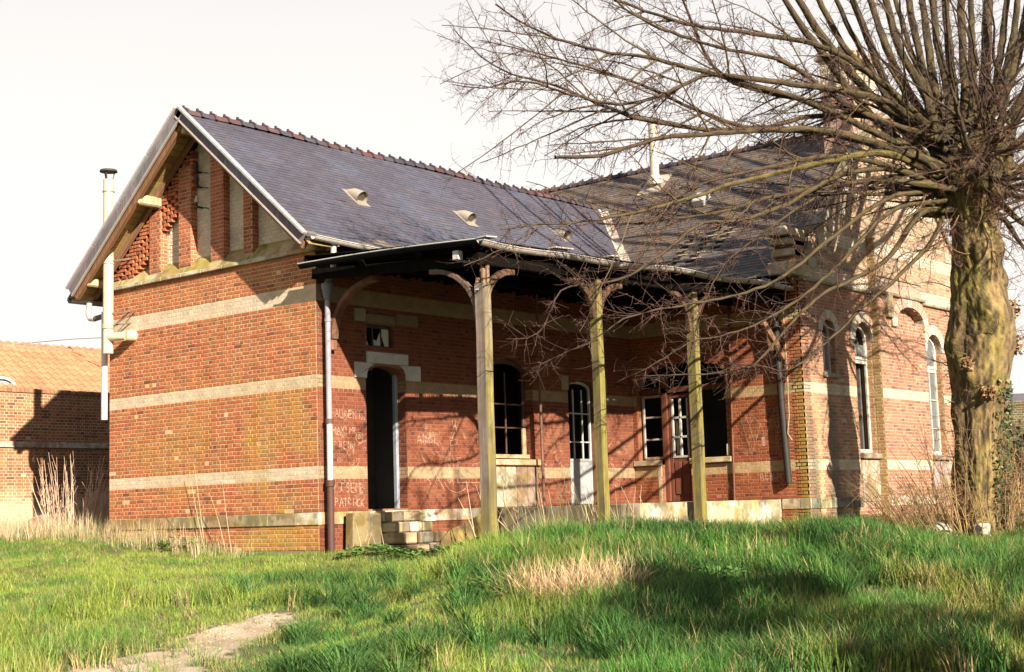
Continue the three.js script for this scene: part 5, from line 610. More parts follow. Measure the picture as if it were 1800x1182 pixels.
function tuftGeo(seed, n, hmin, hmax, w, spread, cols, seg = 3) { const r = mul(seed), m = new MB(); for (let i = 0; i < n; i++) { const a = R(0, 6.283, r), q = spread * Math.sqrt(r()), h = R(hmin, hmax, r); blade(m, V(Math.cos(a * 3.1 + i) * q, -0.02, Math.sin(a * 3.1 + i) * q), a, h, w * R(0.7, 1.3, r), h * R(0.15, 0.85, r), sc(cols[(r() * cols.length) | 0], R(0.8, 1.2, r)), seg); } return m.geo(); }
function scatter(name, label, cat, geos, list, mat) { // list of [x, y, z, turn, scale, color]
  const root = new THREE.Group(); root.name = numbered(name); Object.assign(root.userData, { label, category: cat, kind: 'stuff' }); scene.add(root); const per = geos.map(() => []); list.forEach((p, i) => per[i % geos.length].push(p));
  geos.forEach((g, k) => { const im = new THREE.InstancedMesh(g, mat, per[k].length), M4 = new THREE.Matrix4(), c = new THREE.Color(); im.name = 'blades'; im.castShadow = im.receiveShadow = true; per[k].forEach((p, i) => { M4.compose(V(p[0], p[1], p[2]), new THREE.Quaternion().setFromEuler(new THREE.Euler(p[6] || 0, p[3], p[7] || 0)), V(p[4], p[4] * (p[8] || 1), p[4])); im.setMatrixAt(i, M4); im.setColorAt(i, c.setRGB(...p[5])); }); root.add(im); });
}
{
  const g = mul(99), rr = (a, b) => a + (b - a) * g(), short_ = [], long_ = [], dry = [];
  const N = 74000; for (let i = 0; i < N; i++) { const d = Math.sqrt(rr(12.6 * 12.6, 31 * 31)), l = rr(-0.44, 0.6) * d, [x, z] = fromDL(d, l); if (inBuilding(x, z) || x > 9.6 && z < 4.3) continue; const pd = pathDist(d, l), bare = pd < 0.7 ? 0.96 : pd < 1.1 ? 0.85 : pd < 1.8 ? 0.5 : 0; if (g() < bare) continue;
    const y = ground(x, z), a = fbm(x * 0.5, z * 0.5, 2), b = fbm(x * 1.4, z * 1.4, 8), right = sm(-1.4, 1.2, l), st = straw(x, z);
    let len = sm(0.47, 0.62, b) * (0.35 + 0.65 * right) + 0.5 * sm(0.5, 0.6, a); len = clamp(len); const yel = sm(0.48, 0.64, fbm(x * 1.25 + 9, z * 1.25, 5)) * (0.5 + 0.5 * sm(2, 5, l) + 0.25 * (1 - right));
    let c = mixc([0.07, 0.185, 0.016], [0.055, 0.165, 0.026], g()); c = mixc(c, [0.19, 0.175, 0.028], clamp(yel * 0.8)); c = mixc(c, [0.25, 0.31, 0.045], (1 - right) * (0.25 + 0.65 * sm(0.4, 0.6, fbm(x * 1.1, z * 1.1, 14)))); c = mixc(c, [0.025, 0.085, 0.014], 0.7 * sm(0.52, 0.66, fbm(x * 0.9 + 4, z * 0.9, 21)) * (0.35 + 0.65 * right)); c = mixc(c, [0.3, 0.24, 0.12], (pd < 2.2 ? 0.5 * g() : 0)); if (g() < 0.1) c = [0.36, 0.28, 0.14];
    if (st > 0.35 && g() < st * 1.4) { dry.push([x, y + 0.01, z, rr(0, 6.28), rr(0.8, 1.7), vary([0.44, 0.31, 0.17], 0.25), rr(-0.7, 0.7), rr(-0.7, 0.7), 0.8]); continue; }
    c = sc(c, 0.75 + 0.5 * g());
    if (d > 21.5) len *= l < 0.6 ? 0.3 : 0.45; if (len > 0.35 && g() < 0.8) long_.push([x, y, z, rr(0, 6.28), (0.55 + 0.75 * len) * rr(0.75, 1.2), c, rr(-0.12, 0.12), rr(-0.12, 0.12), rr(0.8, 1.1)]); else short_.push([x, y, z, rr(0, 6.28), rr(0.6, 1.15) * (0.7 + 0.5 * len), c, rr(-0.15, 0.15), rr(-0.15, 0.15), rr(0.6, 1)]); }
  const one = [[1, 1, 1], [0.8, 0.95, 0.8], [1.2, 1.1, 0.9]], dryc = [[1, 1, 1], [1.25, 1.2, 1.15], [0.75, 0.7, 0.65]];
  scatter('grass', 'short green and yellowish spring grass covering the bank', 'grass', [1, 2, 3, 4].map(s => tuftGeo(s, 15, 0.06, 0.17, 0.011, 0.11, one, 2)), short_, M.leaf);
  scatter('long_grass', 'longer dark green grass tufts leaning over on the mound', 'grass', [5, 6, 7, 8].map(s => tuftGeo(s, 15, 0.16, 0.36, 0.012, 0.09, one, 3)), long_, M.leaf);
  scatter('straw', 'flattened heap of pale straw on the mound', 'straw', [11, 12].map(s => tuftGeo(s, 16, 0.12, 0.4, 0.012, 0.12, dryc, 3)), dry, M.leaf);
  { // arching dark tussocks on the mound
    const tk = s => { const r = mul(s), m = new MB(); for (let i = 0; i < 46; i++) { const a = R(0, 6.283, r), q = 0.1 * Math.sqrt(r()), h = R(0.22, 0.42, r); blade(m, V(Math.cos(a) * q, -0.03, Math.sin(a) * q), a + R(-0.5, 0.5, r), h, 0.014 * R(0.7, 1.3, r), h * R(0.5, 1.25, r), sc([1, 1, 1], R(0.7, 1.3, r)), 4); } return m.geo(); }, list = [];
    for (let i = 0; i < 900; i++) { const d = rr(13.2, 22), l = rr(-0.2, 0.36) * d, [x, z] = fromDL(d, l); if (pathDist(d, l) < 2.2 || fbm(x * 0.9 + 4, z * 0.9, 21) < 0.46 + 0.08 * g() || straw(x, z) > 0.5) continue; list.push([x, ground(x, z), z, rr(0, 6.28), rr(0.55, 1.3), vary(mixc([0.035, 0.11, 0.014], [0.07, 0.17, 0.03], g()), 0.2), 0, 0, 1]); }
    scatter('tussocks', 'dark green arching grass tussocks on the mound', 'grass', [41, 42, 43].map(tk), list, M.leaf); }
  // tall bleached grass at the foot of the gable and the garden wall
  const tall = []; for (let i = 0; i < 520; i++) { const t = g(), along = rr(-8.6, -1.0), out = -rr(0.05, 1.2) * rr(0.4, 1), x = out, z = along - 0.2; const w = sm(-1.2, -4, along) * 0.9 + 0.1; if (g() > w) continue; tall.push([x, ground(x, z) - 0.02, z, rr(0, 6.28), rr(0.3, 0.95), g() < 0.4 ? vary([0.2, 0.2, 0.07], 0.2) : vary([0.44, 0.35, 0.2], 0.2), rr(-0.15, 0.15), rr(-0.15, 0.15), rr(0.8, 1.3)]); }
  for (let i = 0; i < 450; i++) { const x = rr(-1.5, 3), z = rr(-12, -7); tall.push([x, ground(x, z) - 0.02, z, rr(0, 6.28), rr(0.6, 1.2), vary([0.5, 0.38, 0.24], 0.18), rr(-0.15, 0.15), rr(-0.15, 0.15), 1]); }
  for (let i = 0; i < 260; i++) { const x = rr(0.5, 8), z = rr(3.75, 5.2); tall.push([x, ground(x, z) - 0.02, z, rr(0, 6.28), rr(0.5, 0.9), vary([0.42, 0.32, 0.17], 0.2), rr(-0.2, 0.2), rr(-0.2, 0.2), 1]); }
  scatter('tall_dry_grass', 'tall bleached dry grass at the foot of the walls', 'dry grass', [21, 22, 23].map(s => tuftGeo(s, 11, 0.25, 0.62, 0.011, 0.1, dryc, 3)), tall, M.leaf);
  // low broad-leaved weeds
  const wl = (s) => { const r = mul(s), m = new MB(); for (let i = 0; i < 16; i++) { const a = R(0, 6.28, r), q = R(0.02, 0.14, r), o = V(Math.cos(a) * q, R(0.02, 0.1, r), Math.sin(a) * q), u = V(Math.cos(a), R(-0.2, 0.5, r), Math.sin(a)).multiplyScalar(0.035), w = V(-Math.sin(a), 0, Math.cos(a)).multiplyScalar(0.025); m.poly([o.clone().sub(u), o.clone().add(w), o.clone().add(u), o.clone().sub(w)], sc([1, 1, 1], R(0.7, 1.2, r))); } return m.geo(); };
  const wd = []; const patches = [[905, 1080, 16.9, 0.5], [1330, 1085, 16.6, 0.5], [330, 945, 27, 0.5], [820, 975, 24.2, 0.5], [700, 972, 24.3, 0.5], [640, 965, 24.4, 0.45], [745, 985, 23.8, 0.5], [1640, 945, 27.5, 0.9], [1240, 1030, 17.5, 0.4]]; for (const [px, py, d, r] of patches) { const c = at(px, py, d); for (let i = 0; i < 55 * r; i++) { const a = rr(0, 6.28), q = r * Math.sqrt(g()), x = c.x + Math.cos(a) * q, z = c.z + Math.sin(a) * q; if (inBuilding(x, z)) continue; wd.push([x, ground(x, z) + 0.05, z, rr(0, 6.28), rr(0.7, 1.4), vary([0.1, 0.19, 0.03], 0.3), rr(-0.3, 0.3), rr(-0.3, 0.3), 1]); } }
  scatter('weeds', 'low broad-leaved green weeds among the grass', 'weeds', [31, 32].map(wl), wd, M.leaf);
}
{ // grit and pebbles on the trodden path
  const g = mul(123), rr = (a, b) => a + (b - a) * g(), list = []; for (let i = 0; i < 420; i++) { const d = rr(12.6, 18.4), l = lerpK(PATH.map(p => [p[0], p[1]]), d) + rr(-0.9, 0.9) * lerpK(PATH.map(p => [p[0], p[2]]), d), [x, z] = fromDL(d, l); list.push([x, ground(x, z) + 0.012, z, rr(0, 6), rr(0.3, 1.3) * (g() < 0.03 ? 1.6 : 0.8), vary(g() < 0.3 ? [0.2, 0.14, 0.08] : [0.36, 0.28, 0.2], 0.3), rr(0, 3), rr(0, 3), 0.8]); }
  scatter('pebbles', 'grit and small pebbles lying on the trodden path', 'pebbles', [colorize(new THREE.IcosahedronGeometry(0.016, 0), [1, 1, 1])], list, M.leaf);
}
// ---------------------------------------------------------------- dry stalks, bushes, rubble
function stalk(m, o, dir, h, r0_, col, bend, kinks = 0) { const pts = [], n = 6, s = V(R(-1, 1), 0, R(-1, 1)).normalize(); for (let k = 0; k <= n; k++) { const t = k / n; pts.push(o.clone().addScaledVector(dir, h * t).addScaledVector(s, bend * t * t).add(V(0, -Math.abs(bend) * 0.5 * t * t, 0))); } m.tube(pts, t => r0_ * (1 - 0.7 * t), 4, col, false); return pts; }
{
  const seeds = [[880, 905, 12, 24.4], [960, 915, 14, 24.8], [1050, 915, 10, 25.4], [1125, 915, 7, 26.2], [560, 930, 6, 24.6], [1330, 1000, 0, 20]], names = ['pale dry stalks leaning beside the first canopy post', 'thick clump of pale dry stalks before the panelled window', 'tall pale dry stalks crossing the second canopy post', 'few pale dry stalks before the platform left of the third canopy post', 'pair of thin dry stalks before the gable wall'];
  seeds.slice(0, 4).forEach(([px, py, n, d], i) => { const c = at(px, py, d), o = V(c.x, ground(c.x, c.z), c.z), t = thing('dry_stalks', names[i], 'dry stalks', o, 'clumps of dry stalks before the platform'); for (let k = 0; k < n * 1.6; k++) { const m = new MB(), p = V(R(-0.55, 0.55) , -0.05, R(-0.3, 0.3)); stalk(m, p, V(-0.35 + R(-0.3, 0.25), 1, 0.05 + R(-0.2, 0.2)).normalize(), R(0.5, i === 2 ? 1.75 : 1.35), R(0.008, 0.014), vary([0.52, 0.4, 0.24], 0.18), R(-0.15, 0.3)); m.build('stalk', M.twig, t); } });
  for (const [px, py, d, k, lab] of [[365, 955, 27, 2, 'two thin dry stalks standing before the middle of the gable wall'], [395, 960, 26.4, 2, 'bent dry stalks before the gable wall, nearer the corner'], [660, 950, 24.6, 5, 'short dry stalks left of the stone steps']]) { const c = at(px, py, d), t = thing('dry_stalks', lab, 'dry stalks', V(c.x, ground(c.x, c.z), c.z), 'single dry stalks before the walls'); for (let q = 0; q < k; q++) { const m = new MB(); stalk(m, V(R(-0.2, 0.2), -0.05, R(-0.2, 0.2)), V(-0.2 + R(-0.12, 0.12), 1, R(-0.1, 0.1)).normalize(), k > 3 ? R(0.4, 0.7) : R(1.1, 1.9), 0.01, vary([0.54, 0.42, 0.25], 0.15), R(-0.1, 0.2)); m.build('stalk', M.twig, t); } }
  // leafless bush by the garden wall
  const bb = at(130, 935, 31.5), bush = thing('bare_bush', 'pale leafless bush of many upright stems before the high brick wall at left', 'bush', V(bb.x, ground(bb.x, bb.z) - 0.05, bb.z));
  for (let i = 0; i < 95; i++) { const m = new MB(), a = R(0, 6.28), q = 0.75 * Math.sqrt(rnd()), o = V(Math.cos(a) * q * 1.0, 0, Math.sin(a) * q * 0.6), tilt = V(Math.cos(a) * q * 0.45 + R(-0.18, 0.18), 1, Math.sin(a) * q * 0.4 + R(-0.15, 0.15)).normalize(), h = R(0.8, 2.1) * (1 - 0.25 * q), pts = stalk(m, o, tilt, h, R(0.009, 0.016), vary([0.58, 0.4, 0.27], 0.2), R(-0.2, 0.2)); for (let k = 2; k < 6; k++) if (rnd() < 0.55) m.tube([pts[k], pts[k].clone().add(V(R(-0.12, 0.12), R(0.12, 0.34), R(-0.12, 0.12)))], [0.006, 0.003], 3, vary([0.6, 0.42, 0.28], 0.2), false); m.build('stem', M.twig, bush); }
  const rub = (px, py, d, s, c, lab) => { const p = at(px, py, d), g = new THREE.IcosahedronGeometry(1, 3), a = g.attributes.position; for (let i = 0; i < a.count; i++) { const v = V(a.getX(i), a.getY(i), a.getZ(i)), k = 0.72 + 0.5 * Math.round(3 * noise(v.x * 1.3 + px, v.y * 1.3, v.z * 1.3)) / 3 + 0.1 * noise(v.x * 4, v.y * 4, v.z * 4); v.multiplyScalar(k); a.setXYZ(i, v.x * s[0], v.y * s[1], v.z * s[2]); } g.computeVertexNormals(); colorize(g, c); const m = new THREE.Mesh(g, M.masonry); m.name = 'rubble_stone'; m.position.set(p.x, ground(p.x, p.z) + s[1] * 0.8, p.z); m.castShadow = m.receiveShadow = true; tag(m, lab, 'rubble'); };
  rub(1652, 930, 27.6, [0.26, 0.18, 0.22], [0.5, 0.44, 0.36], 'larger pale angular stone lying left of the tree foot'); rub(1728, 955, 27.2, [0.17, 0.17, 0.16], [0.5, 0.45, 0.38], 'small white stone lying against the stems at the tree foot'); rub(80, 930, 33, [0.5, 0.25, 0.3], [0.4, 0.2, 0.16], 'reddish heap of rubble at the foot of the high brick wall');
}
// ---------------------------------------------------------------- the pollarded tree
const TD = 28;
function limb(m, mt, pts3, ra, rb, { twigs = 20, col, sides = 6, tcol = [0.075, 0.036, 0.026], tl = 0.8 } = {}) {
  const cur = new THREE.CatmullRomCurve3(pts3), len = cur.getLength(), n = Math.max(6, Math.ceil(len / 0.22)), P = cur.getSpacedPoints(n); for (let i = 1; i < P.length; i++) P[i].add(V(R(-1, 1), R(-1, 1), R(-1, 1)).multiplyScalar(0.012));
  const base = col || [0.082, 0.054, 0.022];
  const ph = R(0, 99); m.tube(P, t => (ra + (rb - ra) * Math.pow(t, 0.8)) * (0.88 + 0.24 * noise(t * len * 3.2 + ph, ph)) , sides, (p, nn, t) => { const g = noise(p.x * 5, p.y * 5, p.z * 5); return mixc(mixc(base, [0.12, 0.088, 0.016], g * (1 - t)), [0.065, 0.035, 0.02], t * 0.85); }, false);
  for (let i = 0; i < twigs; i++) { const t = 0.16 + 0.84 * Math.pow(rnd(), 0.75), k = Math.min(n - 1, Math.floor(t * n)), o = P[k], d = P[k + 1].clone().sub(o).normalize(), side = V(R(-1, 1), R(-1, 0.8), R(-1, 1)).cross(d).normalize(); const l = tl * R(0.25, 1.15) * (1.15 - 0.5 * t), v = d.clone().multiplyScalar(R(0.2, 0.95)).addScaledVector(side, R(0.5, 1)).normalize(), q = [o]; let w = v.clone(); const c = vary(tcol, 0.3); for (let s = 1; s <= 5; s++) { w.add(V(R(-0.22, 0.22), R(-0.24, 0.2), R(-0.22, 0.22))).normalize(); q.push(q[s - 1].clone().addScaledVector(w, l / 5)); } const r1 = Math.min((ra + (rb - ra) * t) * 0.55, R(0.005, 0.0105)); mt.tube(q, s => r1 * (1 - 0.65 * s), 3, c, false);
    for (let s = 1; s <= 5; s++) if (rnd() < 0.75) { const dv = V(R(-1, 1), R(-1, 0.9), R(-1, 1)).normalize().add(w.clone().multiplyScalar(0.5)).normalize(), l2 = R(0.06, 0.34), e = q[s].clone().addScaledVector(dv, l2); mt.tube([q[s], q[s].clone().lerp(e, 0.5).add(V(R(-0.02, 0.02), R(-0.02, 0.02), 0)), e], [r1 * 0.6, r1 * 0.5, 0.002], 3, c, false); if (rnd() < 0.6) mt.tube([q[s], q[s].clone().addScaledVector(dv, -0.03)], [r1 + 0.003, 0.002], 3, [0.16, 0.05, 0.04], false); } }
  return P;
}
function rootedTree(name, label, base) { return thing(name, label, 'tree', base); }
{
  const base = at(1722, 962, TD), tb = V(base.x, ground(base.x, base.z) - 0.1, base.z), T = rootedTree('pollard_tree', 'old pollarded tree with mossy trunk and long bare shoots in front of the station', tb), rel = p => p.clone().sub(tb);
  const spine = [[1726, 985, 0.78], [1724, 950, 0.63], [1722, 900, 0.56], [1720, 840, 0.52], [1720, 780, 0.5], [1722, 720, 0.52], [1724, 660, 0.58], [1727, 600, 0.66], [1727, 560, 0.63], [1722, 520, 0.55], [1717, 470, 0.49], [1714, 420, 0.46], [1710, 380, 0.48], [1704, 340, 0.56], [1700, 300, 0.58], [1702, 260, 0.42]];
  { const m = new MB(), cur = new THREE.CatmullRomCurve3(spine.map(s => rel(at(s[0], s[1], TD)))), rad = t => lerpK(spine.map((s, i) => [i / (spine.length - 1), s[2]]), t), nr = 260, ns = 130, rings = []; for (let k = 0; k <= nr; k++) { const t = k / nr, c = cur.getPoint(t), ring = []; for (let s = 0; s <= ns; s++) { const a = (s % ns) / ns * Math.PI * 2, ca = Math.cos(a), sa = Math.sin(a), y = c.y; const rib = 0.055 * (noise(ca * 2.2 + 5, sa * 2.2 + y * 0.25, y * 0.35) - 0.5) * 2 + 0.05 * (noise(ca * 5 + 9, sa * 5, y * 0.9) - 0.5) * 2; const burl = 0.11 * Math.pow(noise(ca * 1.8 + 3, sa * 1.8 + 7, y * 1.6), 3) * 2.2, rdg = 1 - Math.abs(2 * noise(ca * 9 + 2 * noise(ca * 3, sa * 3, y * 1.5), sa * 9, y * 2.2) - 1), fine = 0.02 * (noise(ca * 11, sa * 11 + 3, y * 9) - 0.5) - 0.032 * Math.pow(rdg, 5) + 0.018 * (noise(ca * 24, sa * 24, y * 16) - 0.5); const flare = t < 0.08 ? (1 - t / 0.08) * 0.12 * Math.max(0, Math.cos(a * 5)) : 0; const r = rad(t) * (1 + rib + flare) + burl + fine - 0.06; const p = V(c.x + ca * r, c.y, c.z + sa * r); const g = fbm(ca * 2 + 4, sa * 2 + y * 1.4, y * 0.8), f = noise(ca * 7, sa * 7, y * 3); let col = mixc([0.25, 0.165, 0.065], [0.245, 0.195, 0.034], sm(0.42, 0.66, g) * 0.9); col = mixc(col, [0.28, 0.2, 0.11], sm(0.58, 0.75, f) * 0.5); col = mixc(col, [0.09, 0.055, 0.025], sm(0.42, 0.25, f) * 0.6); ring.push(m.v(p, V(ca, 0, sa), [s / ns * 2.8, y], vary(col, 0.08))); } rings.push(ring); } for (let k = 0; k < nr; k++) for (let s = 0; s < ns; s++) { const a = rings[k][s], b = rings[k][s + 1], c = rings[k + 1][s + 1], d = rings[k + 1][s]; m.i.push(a, c, b, a, d, c); } const g = m.geo(); g.computeVertexNormals(); const me = new THREE.Mesh(g, M.bark); me.name = 'trunk'; me.castShadow = me.receiveShadow = true; T.add(me); }
  // knuckles of the pollard head
  { const m = new MB(); for (let i = 0; i < 34; i++) { const a = R(0, 6.28), y = R(-0.55, 0.5), c = rel(at(1702, 300, TD)).add(V(Math.cos(a) * R(0.3, 0.65), y, Math.sin(a) * R(0.3, 0.65))), g = new THREE.IcosahedronGeometry(R(0.1, 0.24), 3), p = g.attributes.position; for (let k = 0; k < p.count; k += 3) { const q = []; for (let j = 0; j < 3; j++) { const v = V(p.getX(k + j), p.getY(k + j), p.getZ(k + j)); v.multiplyScalar(0.75 + 0.6 * noise(v.x * 9 + i, v.y * 9, v.z * 9)); q.push(v.add(c)); } m.poly(q, vary([0.11, 0.075, 0.025], 0.25)); } } const g = m.geo(); const me = new THREE.Mesh(g, M.bark); me.name = 'pollard_head'; me.castShadow = me.receiveShadow = true; T.add(me); }
  let sec = true; const add = (pix, d0, d1, ra, rb, o) => { ra *= 1.05; rb *= 1.1; const n = pix.length, pts = pix.map(([x, y], i) => { const t = i / (n - 1); return rel(at(x, y, TD + Math.min(0, x - 1702) * 0.0062 + (d1 > 24 && x > 1500 ? 0.5 : 0.35) * (d1 - 22) * t - 0.4 * t)); }), m = new MB(), mt = new MB(); pts[0].add(V(R(-1, 1), R(-0.9, 0.9), R(-1, 1)).multiplyScalar(0.3)); const len = pts.reduce((s, p, i) => i ? s + p.distanceTo(pts[i - 1]) : 0, 0); const P = limb(m, mt, pts, ra, rb, { twigs: Math.round(len * 6.5), ...o }); const b = m.build('branch', M.bark, T); 
    if (sec && pix.reduce((s, p) => s + p[1], 0) / n < 375) for (let i = 0; i < len * 0.9; i++) { const t = 0.22 + 0.7 * rnd(), k = Math.min(P.length - 2, Math.floor(t * P.length)), q = P[k], dd = P[k + 1].clone().sub(q).normalize(), sd = V(R(-1, 1), R(-1, 0.7), R(-1, 1)).cross(dd).normalize(), v = dd.clone().multiplyScalar(R(0.5, 1)).addScaledVector(sd, R(0.35, 0.8)).normalize(), l = R(0.9, 2.4), w = V(R(-0.4, 0.4), R(-0.5, 0.45), R(-0.4, 0.4)), f = s => q.clone().addScaledVector(v, l * s).addScaledVector(w, l * 0.5 * s * s); limb(mt, mt, [f(0), f(0.3), f(0.62), f(1)], Math.min(0.021, (ra + (rb - ra) * t) * 0.6), 0.006, { twigs: Math.round(l * 6), tl: 0.6, sides: 4 }); }
    mt.build('twigs', M.twig, b, STUFF); };
  const GREENISH = [0.16, 0.12, 0.025];
  // long shoots sweeping left over the roofs
  add([[1665, 300], [1560, 258], [1460, 232], [1360, 228], [1240, 236], [1160, 243], [1060, 272], [975, 278]], 21.9, 20.8, 0.08, 0.026);
  add([[1660, 260], [1580, 190], [1500, 164], [1380, 146], [1256, 130], [1143, 102], [1063, 91], [950, 57], [870, 8]], 21.8, 20.2, 0.085, 0.01);
  add([[1650, 270], [1517, 198], [1392, 172], [1267, 130], [1211, 28], [1190, -40]], 22.1, 23.2, 0.075, 0.015);
  add([[1655, 280], [1494, 212], [1400, 172], [1318, 150], [1250, 132], [1160, 168], [1086, 183], [995, 164], [916, 142], [850, 155], [797, 148]], 21.7, 19.8, 0.075, 0.006);
  add([[1660, 290], [1560, 262], [1460, 234], [1350, 228], [1245, 228], [1160, 216], [1097, 201], [967, 147], [900, 130], [848, 102], [797, 50]], 22.2, 21.6, 0.085, 0.006);
  add([[1660, 310], [1573, 295], [1460, 274], [1369, 290], [1300, 305], [1233, 325], [1180, 352], [1120, 366]], 21.6, 20.9, 0.07, 0.014);
  add([[1665, 300], [1560, 270], [1453, 285], [1347, 308], [1280, 325], [1200, 353], [1127, 372], [1040, 388], [963, 394], [880, 403]], 21.4, 19.6, 0.085, 0.008, { col: GREENISH });
  add([[1670, 320], [1560, 318], [1430, 332], [1347, 349], [1263, 374], [1207, 381], [1113, 394], [1050, 392]], 21.9, 22.6, 0.07, 0.012);
  add([[1670, 325], [1580, 300], [1480, 308], [1380, 360], [1297, 388], [1230, 395], [1180, 434], [1097, 488], [1047, 500], [985, 512], [948, 585], [890, 597]], 21.5, 20.4, 0.07, 0.006);
  add([[1680, 345], [1620, 375], [1558, 458], [1492, 494], [1447, 517], [1401, 558], [1360, 604], [1320, 645], [1180, 660], [1120, 662]], 21.5, 21.0, 0.062, 0.006);
  add([[1680, 360], [1640, 420], [1563, 502], [1528, 530], [1472, 584], [1411, 637], [1378, 652], [1320, 640], [1260, 655]], 21.4, 20.6, 0.055, 0.006);
  add([[1675, 330], [1560, 350], [1460, 420], [1370, 490], [1290, 520], [1180, 540], [1100, 560], [1040, 600], [980, 625], [935, 648]], 21.3, 20.0, 0.058, 0.005);
  add([[1675, 335], [1570, 370], [1480, 460], [1400, 530], [1330, 570], [1270, 590], [1220, 600], [1150, 640], [1085, 672]], 21.7, 22.3, 0.05, 0.005);
  add([[1670, 340], [1600, 380], [1545, 450], [1535, 520], [1515, 560]], 21.3, 20.5, 0.03, 0.006, { tl: 0.5 });
  add([[1665, 280], [1560, 215], [1430, 205], [1330, 225], [1240, 200], [1130, 150], [1040, 120], [930, 90], [840, 70]], 22.5, 24.2, 0.07, 0.006);
  add([[1668, 260], [1530, 130], [1440, 80], [1330, 60], [1200, 40], [1080, 0]], 22.2, 23.4, 0.075, 0.02);
  add([[1660, 260], [1500, 190], [1380, 110], [1250, 80], [1120, 30], [1050, -30]], 21.8, 21.2, 0.065, 0.012);
  add([[1670, 310], [1560, 310], [1440, 345], [1330, 420], [1270, 470], [1230, 560], [1210, 640]], 22.3, 23.5, 0.05, 0.006);
  // upright fan going out of the frame
  sec = false;
  for (const [bx, tx, ra, k] of [[1630, 1380, 0.085, 0], [1640, 1405, 0.1, 1], [1645, 1440, 0.085, 2], [1640, 1500, 0.1, 3], [1655, 1530, 0.095, 4], [1660, 1558, 0.1, 5], [1668, 1598, 0.1, 6], [1672, 1622, 0.11, 7], [1680, 1640, 0.1, 8], [1690, 1662, 0.12, 9], [1700, 1690, 0.1, 10], [1712, 1708, 0.085, 11], [1722, 1738, 0.16, 12], [1730, 1770, 0.1, 13], [1738, 1808, 0.12, 14], [1745, 1850, 0.1, 15], [1745, 1900, 0.1, 16], [1750, 1960, 0.085, 17], [1650, 1470, 0.07, 18], [1685, 1575, 0.075, 19], [1735, 1790, 0.08, 20]]) {
    const dd = ((k * 7) % 5 - 2) * 0.5, bend = (tx - bx) * 0.25, y0 = 300 - (k % 3) * 30; add([[bx, y0], [bx + (tx - bx) * 0.36 - bend * 0.15, y0 - 80 + (k % 4) * 6], [bx + (tx - bx) * 0.75, 90], [tx, 0], [tx + (tx - bx) * 0.3, -150], [tx + (tx - bx) * 0.5 + R(-30, 30), -330 - 60 * (k % 3)]], TD + dd * 0.3, TD + dd * 2.2, ra, 0.03, { tl: 0.9, twigs: 16 }); }
  // right-hand and rear shoots
  for (const [x1, y1, x2, y2, d] of [[1790, 250, 1900, 130, 21], [1800, 300, 1960, 230, 23], [1790, 345, 1930, 330, 21.3], [1800, 395, 1900, 440, 22.6], [1790, 420, 1860, 520, 21.5], [1780, 330, 1880, 300, 24], [1640, 330, 1500, 330, 25], [1650, 280, 1540, 120, 26], [1740, 260, 1860, 60, 25.5], [1700, 250, 1640, 40, 19], [1720, 300, 1780, 150, 19.3]]) add([[1720 + (x1 - 1720) * 0.2, 320 + (y1 - 320) * 0.2], [(x1 * 2 + 1720) / 3, (y1 * 2 + 320) / 3], [x1, y1], [x2, y2]], TD, d, 0.075, 0.012, { twigs: 16 });
  // crossing shoots out of the head, some thick, some whippy
  for (let i = 0; i < 72; i++) { const a = R(0, 6.28), c = rel(at(1702 + R(-100, 80), R(190, 360), TD)), el = R(-0.35, 1.1), v = V(Math.cos(a) * Math.cos(el), Math.sin(el), Math.sin(a) * Math.cos(el)), w = V(R(-0.8, 0.8), R(-0.35, 0.7), R(-0.8, 0.8)), l = R(2, 5.5), ra = R(0.016, 0.06), m = new MB(), mt = new MB(), p = t => c.clone().addScaledVector(v, l * t).addScaledVector(w, l * 0.35 * t * t); limb(m, mt, [p(0), p(0.25).add(V(R(-0.12, 0.12), R(-0.1, 0.1), R(-0.12, 0.12))), p(0.55).add(V(R(-0.2, 0.2), R(-0.2, 0.15), R(-0.2, 0.2))), p(0.8), p(1)], ra, 0.009, { twigs: Math.round(l * 5.5), tl: 0.9 }); const b = m.build('branch', M.bark, T); mt.build('twigs', M.twig, b, STUFF); }
  // stubs of old cuts
  for (let i = 0; i < 16; i++) { const a = R(0, 6.28), c = rel(at(1702, R(220, 380), TD)), v = V(Math.cos(a), R(-0.1, 0.8), Math.sin(a)).normalize(), m = new MB(); m.tube([c.clone().addScaledVector(v, 0.3), c.clone().addScaledVector(v, R(0.7, 0.95))], [R(0.1, 0.17), R(0.08, 0.12)], 9, vary([0.12, 0.085, 0.03], 0.2)); m.build('stub', M.bark, T); }
  // thin epicormic shoots around the head
  for (let i = 0; i < 90; i++) { const a = R(0, 6.28), c = rel(at(1702 + R(-60, 60), R(230, 420), TD)), v = V(Math.cos(a), R(-0.7, 0.6), Math.sin(a)).normalize(), l = R(0.6, 1.7), m = new MB(), mt = new MB(); limb(m, mt, [c.clone().addScaledVector(v, 0.3), c.clone().addScaledVector(v, 0.3 + l * 0.35).add(V(R(-0.1, 0.1), R(-0.15, 0.1), R(-0.1, 0.1))), c.clone().addScaledVector(v, 0.3 + l * 0.7).add(V(R(-0.2, 0.2), R(-0.35, 0.25), R(-0.2, 0.2))), c.clone().addScaledVector(v, 0.3 + l).add(V(R(-0.3, 0.3), R(-0.5, 0.35), R(-0.3, 0.3)))], R(0.012, 0.022), 0.005, { twigs: 7, tl: 0.35, sides: 5, col: [0.3, 0.17, 0.09], tcol: [0.2, 0.09, 0.06] }); const b = m.build('shoot', M.twig, T); mt.build('twigs', M.twig, b, STUFF); }
